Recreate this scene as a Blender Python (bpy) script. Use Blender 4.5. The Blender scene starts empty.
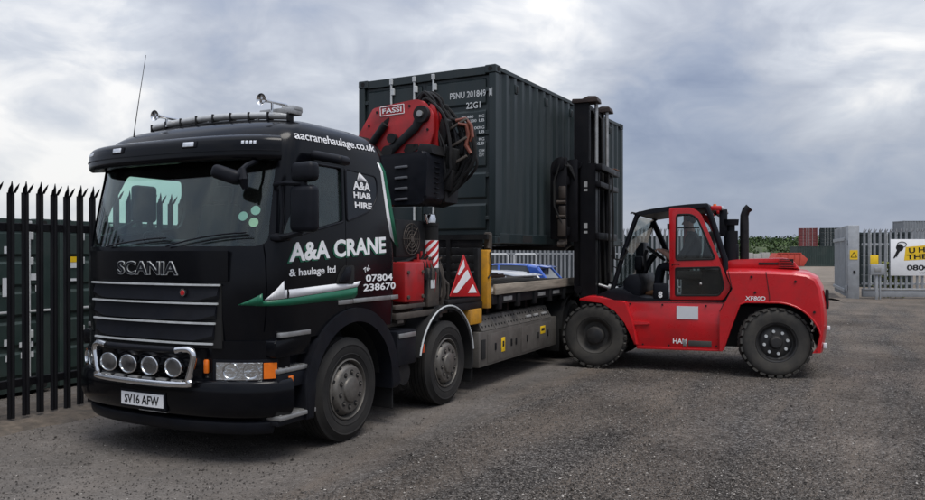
import bpy, bmesh, math, random
from mathutils import Vector, Matrix, noise
R = math.radians
PI = math.pi
random.seed(7)
scene = bpy.context.scene
COL = scene.collection

# ------------------------------------------------------------------ camera
cd = bpy.data.cameras.new('camera')
cam = bpy.data.objects.new('camera', cd)
COL.objects.link(cam)
cam.location = (0, 0, 1.85)
cam.rotation_euler = (R(90), 0, 0)
cd.sensor_width = 36.0
cd.lens = 36.0 * 770 / 925
cd.shift_y = 2.0 / 925
cd.clip_start = 0.05
cd.clip_end = 6000
scene.camera = cam

# ------------------------------------------------------------------ world / sun / exposure
SUN_EL, SUN_AZ = 64, 150          # azimuth from +Y towards +X
w = bpy.data.worlds.new('World')
scene.world = w
w.use_nodes = True
nt = w.node_tree
nt.nodes.clear()


def nd(tree, typ, **kw):
    n = tree.nodes.new(typ)
    for k, v in kw.items():
        if k.startswith('_'):
            setattr(n, k[1:], v)
        else:
            n.inputs[k.replace('__', ' ')].default_value = v
    return n


def math_(tree, op, a, b=None, c=None, clamp=False):
    n = tree.nodes.new('ShaderNodeMath')
    n.operation = op
    n.use_clamp = clamp
    for i, v in enumerate((a, b, c)):
        if v is None:
            continue
        if isinstance(v, (int, float)):
            n.inputs[i].default_value = v
        else:
            tree.links.new(v, n.inputs[i])
    return n.outputs[0]


def vmath(tree, op, a, b=None):
    n = tree.nodes.new('ShaderNodeVectorMath')
    n.operation = op
    for i, v in enumerate((a, b)):
        if v is None:
            continue
        if isinstance(v, (tuple, list)):
            n.inputs[i].default_value = v
        else:
            tree.links.new(v, n.inputs[i])
    return n


def mixc(tree, fac, a, b, blend='MIX'):
    n = tree.nodes.new('ShaderNodeMix')
    n.data_type = 'RGBA'
    n.blend_type = blend
    for i, v in ((0, fac), (6, a), (7, b)):
        if isinstance(v, (int, float)):
            n.inputs[i].default_value = v
        elif isinstance(v, (tuple, list)):
            n.inputs[i].default_value = (v[0], v[1], v[2], 1)
        else:
            tree.links.new(v, n.inputs[i])
    return n.outputs[2]


def ramp(tree, fac, stops):
    n = tree.nodes.new('ShaderNodeValToRGB')
    cr = n.color_ramp
    while len(cr.elements) < len(stops):
        cr.elements.new(0.5)
    for e, (p, c) in zip(cr.elements, stops):
        e.position = p
        e.color = (c, c, c, 1) if isinstance(c, (int, float)) else (c[0], c[1], c[2], 1)
    tree.links.new(fac, n.inputs[0])
    return n.outputs[0]


def nt_comb(t, v):
    c = t.nodes.new('ShaderNodeCombineXYZ')
    for i in range(3):
        t.links.new(v, c.inputs[i])
    return c.outputs[0]


def build_sky():
    tc = nd(nt, 'ShaderNodeTexCoord')
    d = vmath(nt, 'NORMALIZE', tc.outputs['Generated']).outputs[0]
    sp = nt.nodes.new('ShaderNodeSeparateXYZ')
    nt.links.new(d, sp.inputs[0])
    z = math_(nt, 'MAXIMUM', sp.outputs['Z'], 0.0)
    zz = math_(nt, 'ADD', z, 0.42)
    px = math_(nt, 'DIVIDE', sp.outputs['X'], zz)
    py = math_(nt, 'DIVIDE', sp.outputs['Y'], zz)
    cb = nt.nodes.new('ShaderNodeCombineXYZ')
    nt.links.new(px, cb.inputs[0])
    nt.links.new(py, cb.inputs[1])
    cb.inputs[2].default_value = 3.1
    big = nd(nt, 'ShaderNodeTexNoise', Scale=1.9, Detail=5.0, Roughness=0.5, Distortion=0.4)
    nt.links.new(cb.outputs[0], big.inputs['Vector'])
    cb2 = vmath(nt, 'ADD', cb.outputs[0], (7.3, 2.1, 0.0)).outputs[0]
    fine = nd(nt, 'ShaderNodeTexNoise', Scale=6.0, Detail=6.0, Roughness=0.55, Distortion=0.5)
    nt.links.new(cb2, fine.inputs['Vector'])
    # broad thin (bright) and thick (dark) areas of the cloud sheet
    acc = None
    for (u, v, amp, wid) in SKY_LOBES:
        dv = Vector(((u - 462.5) / 770, 1, (252 - v) / 770)).normalized()
        dt = vmath(nt, 'DOT_PRODUCT', d, tuple(dv)).outputs['Value']
        g = math_(nt, 'EXPONENT', math_(nt, 'MULTIPLY', math_(nt, 'SUBTRACT', dt, 1.0), 1.0 / (wid * wid)))
        g = math_(nt, 'MULTIPLY', g, amp)
        acc = g if acc is None else math_(nt, 'ADD', acc, g)
    t = math_(nt, 'MULTIPLY_ADD', math_(nt, 'SUBTRACT', big.outputs[0], 0.5), 1.7, 0.42)
    t = math_(nt, 'ADD', t, math_(nt, 'MULTIPLY', math_(nt, 'SUBTRACT', fine.outputs[0], 0.5), 0.95))
    # the texture of the clouds flattens out towards the horizon
    hz = math_(nt, 'MULTIPLY', z, 5.0, clamp=True)
    t = math_(nt, 'ADD', math_(nt, 'MULTIPLY', math_(nt, 'SUBTRACT', t, 0.42), math_(nt, 'MULTIPLY_ADD', hz, 0.8, 0.2)), 0.42)
    t = math_(nt, 'ADD', t, acc, clamp=True)
    c = ramp(nt, t, [(0.0, (0.225, 0.272, 0.39)), (0.30, (0.338, 0.385, 0.492)), (0.52, (0.46, 0.492, 0.568)),
                     (0.74, (0.61, 0.64, 0.70)), (1.0, (0.93, 0.92, 0.91))])
    sky = nd(nt, 'ShaderNodeTexSky')
    sky.sky_type = 'NISHITA'
    sky.sun_disc = False
    sky.sun_elevation = R(SUN_EL)
    sky.sun_rotation = R(SUN_AZ)
    sky.dust_density = 2.0
    skc = mixc(nt, 1.0, sky.outputs[0], (0.10, 0.10, 0.10), 'MULTIPLY')
    full = mixc(nt, 0.88, skc, c)
    # an overcast sky is brightest overhead
    ov = math_(nt, 'MULTIPLY_ADD', math_(nt, 'MULTIPLY', z, z), 1.7, 1.0)
    ovc = nt_comb(nt, ov)
    full = mixc(nt, 1.0, full, ovc, 'MULTIPLY')
    bg = nd(nt, 'ShaderNodeBackground', Strength=0.80)
    nt.links.new(full, bg.inputs['Color'])
    o = nd(nt, 'ShaderNodeOutputWorld')
    nt.links.new(bg.outputs[0], o.inputs['Surface'])


SKY_LOBES = [(30, 45, 0.20, 0.15), (50, 165, 0.48, 0.11), (510, 25, 0.46, 0.11), (560, 75, 0.25, 0.07), (860, 105, 0.34, 0.11),
             (770, 205, -0.16, 0.10), (700, 70, -0.16, 0.09), (390, 45, -0.16, 0.08), (250, 25, -0.14, 0.09), (30, 122, -0.24, 0.045), (900, 210, -0.12, 0.09)]
build_sky()

sl = bpy.data.lights.new('sun', 'SUN')
sl.energy = 1.5
sl.angle = R(28)
sl.color = (1.0, 0.96, 0.90)
so = bpy.data.objects.new('sun', sl)
COL.objects.link(so)
sd = Vector((math.sin(R(SUN_AZ)) * math.cos(R(SUN_EL)), math.cos(R(SUN_AZ)) * math.cos(R(SUN_EL)), math.sin(R(SUN_EL))))
so.rotation_euler = (-sd).to_track_quat('-Z', 'Y').to_euler()
so.location = (0, 0, 30)

scene.view_settings.view_transform = 'Standard'
scene.view_settings.look = 'None'
scene.view_settings.exposure = 0.42
scene.view_settings.gamma = 1.0
scene.view_settings.use_curve_mapping = False

# ------------------------------------------------------------------ materials
MATS = {}


def pm(name, col, rough=0.5, metal=0.0, var=0.18, scale=6.0, bump=0.0, bscale=60.0, coat=0.0,
       dirt=None, dscale=3.0, damt=0.5, spec=0.5, stretch=(1, 1, 1), rvar=0.12):
    """procedural material: base colour broken by noise, optional patches of dirt, fine relief"""
    if name in MATS:
        return MATS[name]
    m = bpy.data.materials.new(name)
    m.use_nodes = True
    t = m.node_tree
    b = t.nodes['Principled BSDF']
    tc = nd(t, 'ShaderNodeTexCoord')
    mp = nd(t, 'ShaderNodeMapping')
    mp.inputs['Scale'].default_value = stretch
    t.links.new(tc.outputs['Object'], mp.inputs[0])
    oi = nd(t, 'ShaderNodeObjectInfo')
    off = vmath(t, 'ADD', mp.outputs[0], None)
    cbx = nt_comb(t, math_(t, 'MULTIPLY', oi.outputs['Random'], 37.0))
    t.links.new(cbx, off.inputs[1])
    n1 = nd(t, 'ShaderNodeTexNoise', Scale=scale, Detail=6.0, Roughness=0.6)
    t.links.new(off.outputs[0], n1.inputs['Vector'])
    lo = tuple(c * (1 - var) for c in col)
    hi = tuple(min(1, c * (1 + var)) for c in col)
    f = math_(t, 'MULTIPLY_ADD', math_(t, 'SUBTRACT', n1.outputs[0], 0.5), 2.2, 0.5, clamp=True)
    c = mixc(t, f, lo, hi)
    rg = math_(t, 'MULTIPLY_ADD', math_(t, 'SUBTRACT', n1.outputs[0], 0.5), rvar * 2, rough, clamp=True)
    if dirt:
        n2 = nd(t, 'ShaderNodeTexNoise', Scale=dscale, Detail=9.0, Roughness=0.68)
        t.links.new(off.outputs[0], n2.inputs['Vector'])
        df = ramp(t, n2.outputs[0], [(0.42, 0.0), (0.72, 1.0)])
        df = math_(t, 'MULTIPLY', df, damt)
        c = mixc(t, df, c, dirt)
        rg = math_(t, 'ADD', rg, math_(t, 'MULTIPLY', df, 0.4), clamp=True)
    t.links.new(c, b.inputs['Base Color'])
    t.links.new(rg, b.inputs['Roughness'])
    b.inputs['Metallic'].default_value = metal
    b.inputs['Specular IOR Level'].default_value = spec
    b.inputs['Coat Weight'].default_value = coat
    b.inputs['Coat Roughness'].default_value = 0.06
    if bump:
        n3 = nd(t, 'ShaderNodeTexNoise', Scale=bscale, Detail=4.0)
        t.links.new(mp.outputs[0], n3.inputs['Vector'])
        bp = nd(t, 'ShaderNodeBump', Strength=bump, Distance=0.01)
        t.links.new(n3.outputs[0], bp.inputs['Height'])
        t.links.new(bp.outputs[0], b.inputs['Normal'])
    MATS[name] = m
    return m


def glass(name, tint=(0.75, 0.85, 0.82), rough=0.02, ior=1.5):
    m = bpy.data.materials.new(name)
    m.use_nodes = True
    t = m.node_tree
    t.nodes.clear()
    o = nd(t, 'ShaderNodeOutputMaterial')
    tr = nd(t, 'ShaderNodeBsdfTransparent', Color=(*tint, 1))
    gl = nd(t, 'ShaderNodeBsdfGlossy', Roughness=rough)
    gl.inputs['Color'].default_value = (0.95, 0.95, 0.95, 1)
    fr = nd(t, 'ShaderNodeFresnel', IOR=ior)
    ge = nd(t, 'ShaderNodeNewGeometry')          # thin pane: the same reflectance from both sides
    t.links.new(math_(t, 'MULTIPLY_ADD', ge.outputs['Backfacing'], 1.0 / ior - ior, ior), fr.inputs['IOR'])
    nz = nd(t, 'ShaderNodeTexNoise', Scale=3.0, Detail=5.0)
    tc = nd(t, 'ShaderNodeTexCoord')
    t.links.new(tc.outputs['Object'], nz.inputs['Vector'])
    df = nd(t, 'ShaderNodeBsdfDiffuse')
    df.inputs['Color'].default_value = (0.32, 0.31, 0.29, 1)
    m1 = nd(t, 'ShaderNodeMixShader')
    t.links.new(fr.outputs[0], m1.inputs[0])
    t.links.new(tr.outputs[0], m1.inputs[1])
    t.links.new(gl.outputs[0], m1.inputs[2])
    m2 = nd(t, 'ShaderNodeMixShader')
    t.links.new(ramp(t, nz.outputs[0], [(0.35, 0.002), (0.8, 0.02)]), m2.inputs[0])   # film of dust
    t.links.new(m1.outputs[0], m2.inputs[1])
    t.links.new(df.outputs[0], m2.inputs[2])
    t.links.new(m2.outputs[0], o.inputs['Surface'])
    MATS[name] = m
    return m


DUST = (0.075, 0.066, 0.055)
m_black = pm('truck_black_paint', (0.003, 0.0034, 0.005), 0.17, 0, 0.25, 2.0, coat=0.0, spec=0.22, dirt=(0.012, 0.0115, 0.011), dscale=2.6, damt=0.12, rvar=0.06)
m_blackpl = pm('black_plastic', (0.006, 0.007, 0.0105), 0.46, 0, 0.25, 9, bump=0.05, bscale=260, dirt=DUST, dscale=2.4, damt=0.08, spec=0.18)
m_dark = pm('dark_steel', (0.008, 0.0085, 0.010), 0.55, 0.1, 0.3, 7, dirt=DUST, dscale=3, damt=0.22, spec=0.3)
m_pit = pm('black_rubber', (0.007, 0.007, 0.007), 0.9, 0, 0.2, 6)
m_tyre = pm('tyre_rubber', (0.015, 0.0145, 0.014), 0.75, 0, 0.2, 8, bump=0.08, bscale=120, dirt=(0.06, 0.053, 0.045), dscale=2.2, damt=0.3, spec=0.3)
m_tyre2 = pm('dusty_tyre_rubber', (0.030, 0.0285, 0.026), 0.85, 0, 0.2, 8, bump=0.1, bscale=120, dirt=(0.115, 0.104, 0.086), dscale=2.6, damt=0.6)
m_rim = pm('dusty_steel_rim', (0.15, 0.14, 0.125), 0.45, 0.5, 0.2, 10, dirt=(0.05, 0.042, 0.035), dscale=9, damt=0.6)
m_rimd = pm('black_wheel_rim', (0.013, 0.013, 0.014), 0.5, 0.1, 0.2, 10, dirt=DUST, dscale=6, damt=0.5)
m_chrome = pm('polished_chrome', (0.72, 0.72, 0.72), 0.12, 1.0, 0.08, 8)
m_alu = pm('dull_aluminium', (0.40, 0.40, 0.39), 0.42, 0.75, 0.15, 7, dirt=(0.12, 0.105, 0.09), dscale=4, damt=0.5)
m_toolbox = pm('weathered_steel_box', (0.15, 0.14, 0.125), 0.5, 0.45, 0.2, 3.0, dirt=(0.06, 0.05, 0.042), dscale=2.5, damt=0.7)
m_steel = pm('galvanised_steel', (0.36, 0.375, 0.39), 0.5, 0.35, 0.14, 5, dirt=(0.22, 0.22, 0.21), dscale=3, damt=0.4)
m_white = pm('white_vinyl', (0.86, 0.86, 0.86), 0.45, 0, 0.06, 4)
m_whitegrey = pm('faded_white_paint', (0.55, 0.57, 0.57), 0.55, 0, 0.10, 6, dirt=(0.25, 0.25, 0.24), dscale=9, damt=0.5)
m_green = pm('green_vinyl', (0.006, 0.125, 0.062), 0.4, 0, 0.1, 4)
m_orange = pm('amber_lens', (0.75, 0.16, 0.01), 0.2, 0, 0.1, 20, coat=0.5)
m_yellow = pm('yellow_paint', (0.62, 0.29, 0.015), 0.5, 0, 0.12, 5, dirt=(0.10, 0.07, 0.04), dscale=4, damt=0.6)
m_ysign = pm('yellow_label', (0.80, 0.52, 0.015), 0.5, 0, 0.06, 5)
m_redc = pm('crane_red_paint', (0.40, 0.012, 0.014), 0.38, 0, 0.14, 4, dirt=(0.05, 0.02, 0.02), dscale=3, damt=0.55, coat=0.2)
m_redf = pm('forklift_red_paint', (0.54, 0.007, 0.012), 0.28, 0, 0.08, 3, dirt=(0.16, 0.022, 0.02), dscale=4.0, damt=0.38, coat=0.35, bump=0.02, bscale=14)
m_redsign = pm('red_reflective_sheet', (0.50, 0.015, 0.018), 0.4, 0, 0.08, 5)
m_cont = pm('container_dark_green_paint', (0.012, 0.022, 0.0235), 0.42, 0, 0.16, 1.6, dirt=(0.034, 0.037, 0.035), dscale=3.2, damt=0.5, stretch=(1, 1, 0.10))
m_cont2 = pm('container_deep_green_paint', (0.020, 0.038, 0.034), 0.5, 0, 0.16, 1.6, dirt=(0.05, 0.06, 0.055), dscale=1.4, damt=0.5)
m_cont3 = pm('container_maroon_paint', (0.17, 0.035, 0.035), 0.55, 0, 0.16, 1.2, dirt=(0.10, 0.05, 0.045), dscale=1.4, damt=0.5)
m_cont4 = pm('container_grey_paint', (0.20, 0.22, 0.24), 0.55, 0, 0.12, 1.2, dirt=(0.12, 0.12, 0.12), dscale=1.4, damt=0.5)
m_wood = pm('weathered_deck_timber', (0.34, 0.295, 0.24), 0.8, 0, 0.35, 3.0, bump=0.25, bscale=30, dirt=(0.07, 0.055, 0.045), dscale=2.0, damt=0.6, stretch=(8, 0.6, 8))
m_rust = pm('rusted_steel', (0.13, 0.055, 0.030), 0.75, 0.1, 0.4, 9, bump=0.2, bscale=80)
m_copper = pm('orange_hose_rubber', (0.17, 0.045, 0.025), 0.5, 0, 0.3, 12)
m_fence = pm('black_fence_paint', (0.004, 0.004, 0.006), 0.5, 0, 0.2, 5, dirt=(0.014, 0.014, 0.014), dscale=3, damt=0.3, spec=0.3)
m_lens = pm('clear_lamp_reflector', (0.85, 0.87, 0.88), 0.16, 0.7, 0.25, 26, rvar=0.05)
m_facet = pm('faceted_lamp_reflector', (0.93, 0.94, 0.95), 0.07, 1.0, 0.05, 8, bump=0.7, bscale=22, rvar=0.02)
g_car = pm('car_window_glass', (0.035, 0.042, 0.048), 0.06, 0, 0.1, 3, spec=0.6)
m_redg = pm('grimy_red_paint', (0.22, 0.009, 0.011), 0.45, 0, 0.3, 6, dirt=(0.025, 0.014, 0.013), dscale=6, damt=0.8)
m_fabric = pm('dark_seat_fabric', (0.02, 0.02, 0.022), 0.9, 0, 0.2, 20, bump=0.2, bscale=300)
m_card = pm('pale_paper_notice', (0.66, 0.68, 0.70), 0.6, 0, 0.06, 5)
m_concrete = pm('pale_concrete', (0.34, 0.33, 0.31), 0.9, 0, 0.15, 3, bump=0.2, bscale=30)
m_skip = pm('skip_orange_red_paint', (0.50, 0.055, 0.035), 0.55, 0, 0.15, 2, dirt=(0.15, 0.06, 0.04), dscale=2, damt=0.5)
m_blue = pm('blue_car_paint', (0.035, 0.11, 0.46), 0.25, 0.2, 0.08, 2, coat=0.7)
m_silver = pm('silver_car_paint', (0.50, 0.51, 0.52), 0.3, 0.5, 0.06, 2, coat=0.6)
m_skin = pm('skin', (0.56, 0.33, 0.25), 0.55, 0, 0.12, 12)
m_trouser = pm('dark_navy_cloth', (0.010, 0.011, 0.018), 0.9, 0, 0.2, 14, bump=0.2, bscale=120)
m_boot = pm('tan_boot_leather', (0.24, 0.11, 0.045), 0.65, 0, 0.2, 12)
m_hair = pm('short_brown_hair', (0.035, 0.022, 0.015), 0.8, 0, 0.3, 60, bump=0.4, bscale=200)
g_cab = glass('tinted_windscreen_glass', (0.86, 0.97, 0.93))
g_fork = glass('cab_glass', (0.80, 0.85, 0.84))
g_dark = pm('privacy_glass', (0.005, 0.006, 0.008), 0.06, 0, 0.1, 3, spec=0.4)
g_lamp = glass('lamp_cover_glass', (0.92, 0.94, 0.95))


# ------------------------------------------------------------------ mesh helpers
class B:
    """collects shapes in one bmesh; done() links them as one object"""

    def __init__(s):
        s.bm = bmesh.new()

    def box(s, c, size, rot=None, bev=0.0, seg=2):
        m = Matrix.Translation(c)
        if rot:
            from mathutils import Euler
            m = m @ Euler(rot).to_matrix().to_4x4()
        m = m @ Matrix.Diagonal((size[0], size[1], size[2], 1))
        r = bmesh.ops.create_cube(s.bm, size=1.0, matrix=m)
        if bev > 0:
            es = list({e for v in r['verts'] for e in v.link_edges})
            bmesh.ops.bevel(s.bm, geom=es, offset=bev, segments=seg, affect='EDGES', profile=0.5)
        return s

    def bx(s, x0, x1, y0, y1, z0, z1, bev=0.0, seg=2):
        return s.box(((x0 + x1) / 2, (y0 + y1) / 2, (z0 + z1) / 2), (x1 - x0, y1 - y0, z1 - z0), None, bev, seg)

    def ring_faces(s, a, b):
        n = len(a)
        for i in range(n):
            try:
                s.bm.faces.new((a[i], a[(i + 1) % n], b[(i + 1) % n], b[i]))
            except ValueError:
                pass

    def loft(s, rings, capa=True, capb=True, closed=False):
        vs = [[s.bm.verts.new(p) for p in r] for r in rings]
        for a, b in zip(vs, vs[1:]):
            s.ring_faces(a, b)
        if closed:
            s.ring_faces(vs[-1], vs[0])
        else:
            if capa:
                s.bm.faces.new(list(reversed(vs[0])))
            if capb:
                s.bm.faces.new(vs[-1])
        return s

    def cyl(s, p0, p1, r, r2=None, n=16, cap=True):
        p0, p1 = Vector(p0), Vector(p1)
        r2 = r if r2 is None else r2
        a = (p1 - p0).normalized()
        u = a.orthogonal().normalized()
        v = a.cross(u)
        ra = [p0 + (u * math.cos(2 * PI * i / n) + v * math.sin(2 * PI * i / n)) * r for i in range(n)]
        rb = [p1 + (u * math.cos(2 * PI * i / n) + v * math.sin(2 * PI * i / n)) * r2 for i in range(n)]
        return s.loft([ra, rb], cap, cap)

    def tube(s, pts, r, n=8, closed=False):
        pts = [Vector(p) for p in pts]
        k = len(pts)
        rings = []
        u = None
        for i, p in enumerate(pts):
            if closed:
                d = (pts[(i + 1) % k] - pts[i - 1]).normalized()
            else:
                d = (pts[min(i + 1, k - 1)] - pts[max(i - 1, 0)]).normalized()
            if u is None:
                u = d.orthogonal().normalized()
            else:
                u = (u - d * u.dot(d)).normalized()
            v = d.cross(u)
            rr = r[i] if isinstance(r, (list, tuple)) else r
            rings.append([p + (u * math.cos(2 * PI * j / n) + v * math.sin(2 * PI * j / n)) * rr for j in range(n)])
        return s.loft(rings, True, True, closed)

    def prism(s, poly, ax, a, b, bev=0.0, seg=2):
        def P(p, t):
            if ax == 'x':
                return (t, p[0], p[1])
            if ax == 'y':
                return (p[0], t, p[1])
            return (p[0], p[1], t)
        va = [s.bm.verts.new(P(p, a)) for p in poly]
        vb = [s.bm.verts.new(P(p, b)) for p in poly]
        s.ring_faces(va, vb)
        f1 = s.bm.faces.new(va)
        f2 = s.bm.faces.new(vb)
        if bev > 0:
            es = list(set(list(f1.edges) + list(f2.edges)))
            bmesh.ops.bevel(s.bm, geom=es, offset=bev, segments=seg, affect='EDGES', profile=0.5)
        return s

    def lathe(s, prof, c, axis, n=32, closed=False, capa=True):
        """prof: list of (radius, distance along axis)"""
        c, a = Vector(c), Vector(axis).normalized()
        u = a.orthogonal().normalized()
        v = a.cross(u)
        rings = [[c + a * t + (u * math.cos(2 * PI * i / n) + v * math.sin(2 * PI * i / n)) * r for i in range(n)] for r, t in prof]
        return s.loft(rings, capa and not closed, not closed, closed)

    def sphere(s, c, r, sx=1, sy=1, sz=1, u=16, v=10):
        bmesh.ops.create_uvsphere(s.bm, u_segments=u, v_segments=v, radius=r, matrix=Matrix.Translation(c) @ Matrix.Diagonal((sx, sy, sz, 1)))
        return s

    def mesh(s, name, ang=35):
        bmesh.ops.recalc_face_normals(s.bm, faces=s.bm.faces)
        me = bpy.data.meshes.new(name)
        s.bm.to_mesh(me)
        s.bm.free()
        if ang:
            me.shade_smooth()
            me.set_sharp_from_angle(angle=R(ang))
        return me

    def done(s, name, m, parent=None, ang=35):
        me = s.mesh(name, ang)
        me.materials.append(m)
        return link(name, me, parent)


def link(name, me, parent=None):
    o = bpy.data.objects.new(name, me)
    COL.objects.link(o)
    if parent:
        o.parent = parent
    return o


def empty(name, parent=None, loc=(0, 0, 0), rz=0.0):
    o = bpy.data.objects.new(name, None)
    COL.objects.link(o)
    o.location = loc
    o.rotation_euler = (0, 0, rz)
    o.empty_display_size = 0.2
    if parent:
        o.parent = parent
    return o


def tag(o, label, cat, group=None):
    o['label'] = label
    o['category'] = cat
    if group:
        o['group'] = group
    return o


def setting(o, kind='structure'):
    o['kind'] = kind
    return o


def boolean(o, cutters, op='DIFFERENCE', solver='EXACT'):
    """apply boolean with each cutter (then remove the cutters)"""
    for c in cutters:
        c.parent = o.parent
        md = o.modifiers.new('b', 'BOOLEAN')
        md.operation = op
        md.solver = solver
        md.object = c
    bpy.context.view_layer.update()
    dg = bpy.context.evaluated_depsgraph_get()
    me = bpy.data.meshes.new_from_object(o.evaluated_get(dg))
    o.modifiers.clear()
    old = o.data
    o.data = me
    bpy.data.meshes.remove(old)
    for c in cutters:
        m = c.data
        bpy.data.objects.remove(c)
        bpy.data.meshes.remove(m)
    me.shade_smooth()
    me.set_sharp_from_angle(angle=R(32))
    return o


def text(body, name, m, parent, place, width, height, depth=0.004, bold=0.0, shear=0.0, res=3, italic_sub=None, spacing=1.0):
    """lettering as a mesh; place(s, t, d) maps text coordinates (0..width, 0..height, depth) to the parent's space"""
    cu = bpy.data.curves.new('t', 'FONT')
    cu.body = body
    cu.size = 1.0
    cu.extrude = 0.5
    cu.offset = bold
    cu.shear = shear
    cu.resolution_u = res
    cu.space_character = spacing
    o = bpy.data.objects.new('t', cu)
    COL.objects.link(o)
    bpy.context.view_layer.update()
    dg = bpy.context.evaluated_depsgraph_get()
    me = bpy.data.meshes.new_from_object(o.evaluated_get(dg))
    bpy.data.objects.remove(o)
    bpy.data.curves.remove(cu)
    xs = [v.co.x for v in me.vertices]
    ys = [v.co.y for v in me.vertices]
    x0, x1, y0, y1 = min(xs), max(xs), min(ys), max(ys)
    for v in me.vertices:
        s_ = (v.co.x - x0) / (x1 - x0) * width
        t_ = (v.co.y - y0) / (y1 - y0) * height
        v.co = place(s_, t_, (v.co.z + 0.5) * depth)
    bm = bmesh.new()
    bm.from_mesh(me)
    bmesh.ops.recalc_face_normals(bm, faces=bm.faces)
    bm.to_mesh(me)
    bm.free()
    me.materials.clear()
    me.materials.append(m)
    return link(name, me, parent)


def flat(o3, rv, uv):
    """planar text placement: origin, right vector, up vector; depth goes along right x up"""
    o3, rv, uv = Vector(o3), Vector(rv).normalized(), Vector(uv).normalized()
    nv = rv.cross(uv)
    return lambda s_, t_, d_: o3 + rv * s_ + uv * t_ + nv * d_


def rpoly(pts, r, seg=4):
    """round the corners of a 2D polygon; r is one radius or a list"""
    out = []
    n = len(pts)
    for i, p in enumerate(pts):
        p = Vector(p)
        a = Vector(pts[i - 1]) - p
        b = Vector(pts[(i + 1) % n]) - p
        rr = r[i] if isinstance(r, (list, tuple)) else r
        if rr <= 0:
            out.append(tuple(p))
            continue
        rr = min(rr, a.length * 0.49, b.length * 0.49)
        p0 = p + a.normalized() * rr
        p1 = p + b.normalized() * rr
        for k in range(seg + 1):
            t = k / seg
            q = p0 * (1 - t) ** 2 + p * 2 * t * (1 - t) + p1 * t * t
            out.append(tuple(q))
    return out


def copy_tree(o, parent=None):
    c = o.copy()
    COL.objects.link(c)
    c.parent = parent
    for ch in list(o.children):
        copy_tree(ch, c)
    return c


def arc(cx, cz, r, a0, a1, n):
    return [(cx + r * math.cos(R(a0 + (a1 - a0) * i / n)), cz + r * math.sin(R(a0 + (a1 - a0) * i / n))) for i in range(n + 1)]

# ------------------------------------------------------------------ ground
TR = R(-27)                      # heading of the truck and of the black fence
TO = Vector((-2.19, 8.104, 0))


def tw(x, y, z=0.0):
    """truck frame -> world"""
    c, s_ = math.cos(TR), math.sin(TR)
    return Vector((TO.x + x * c - y * s_, TO.y + x * s_ + y * c, z))


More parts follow.
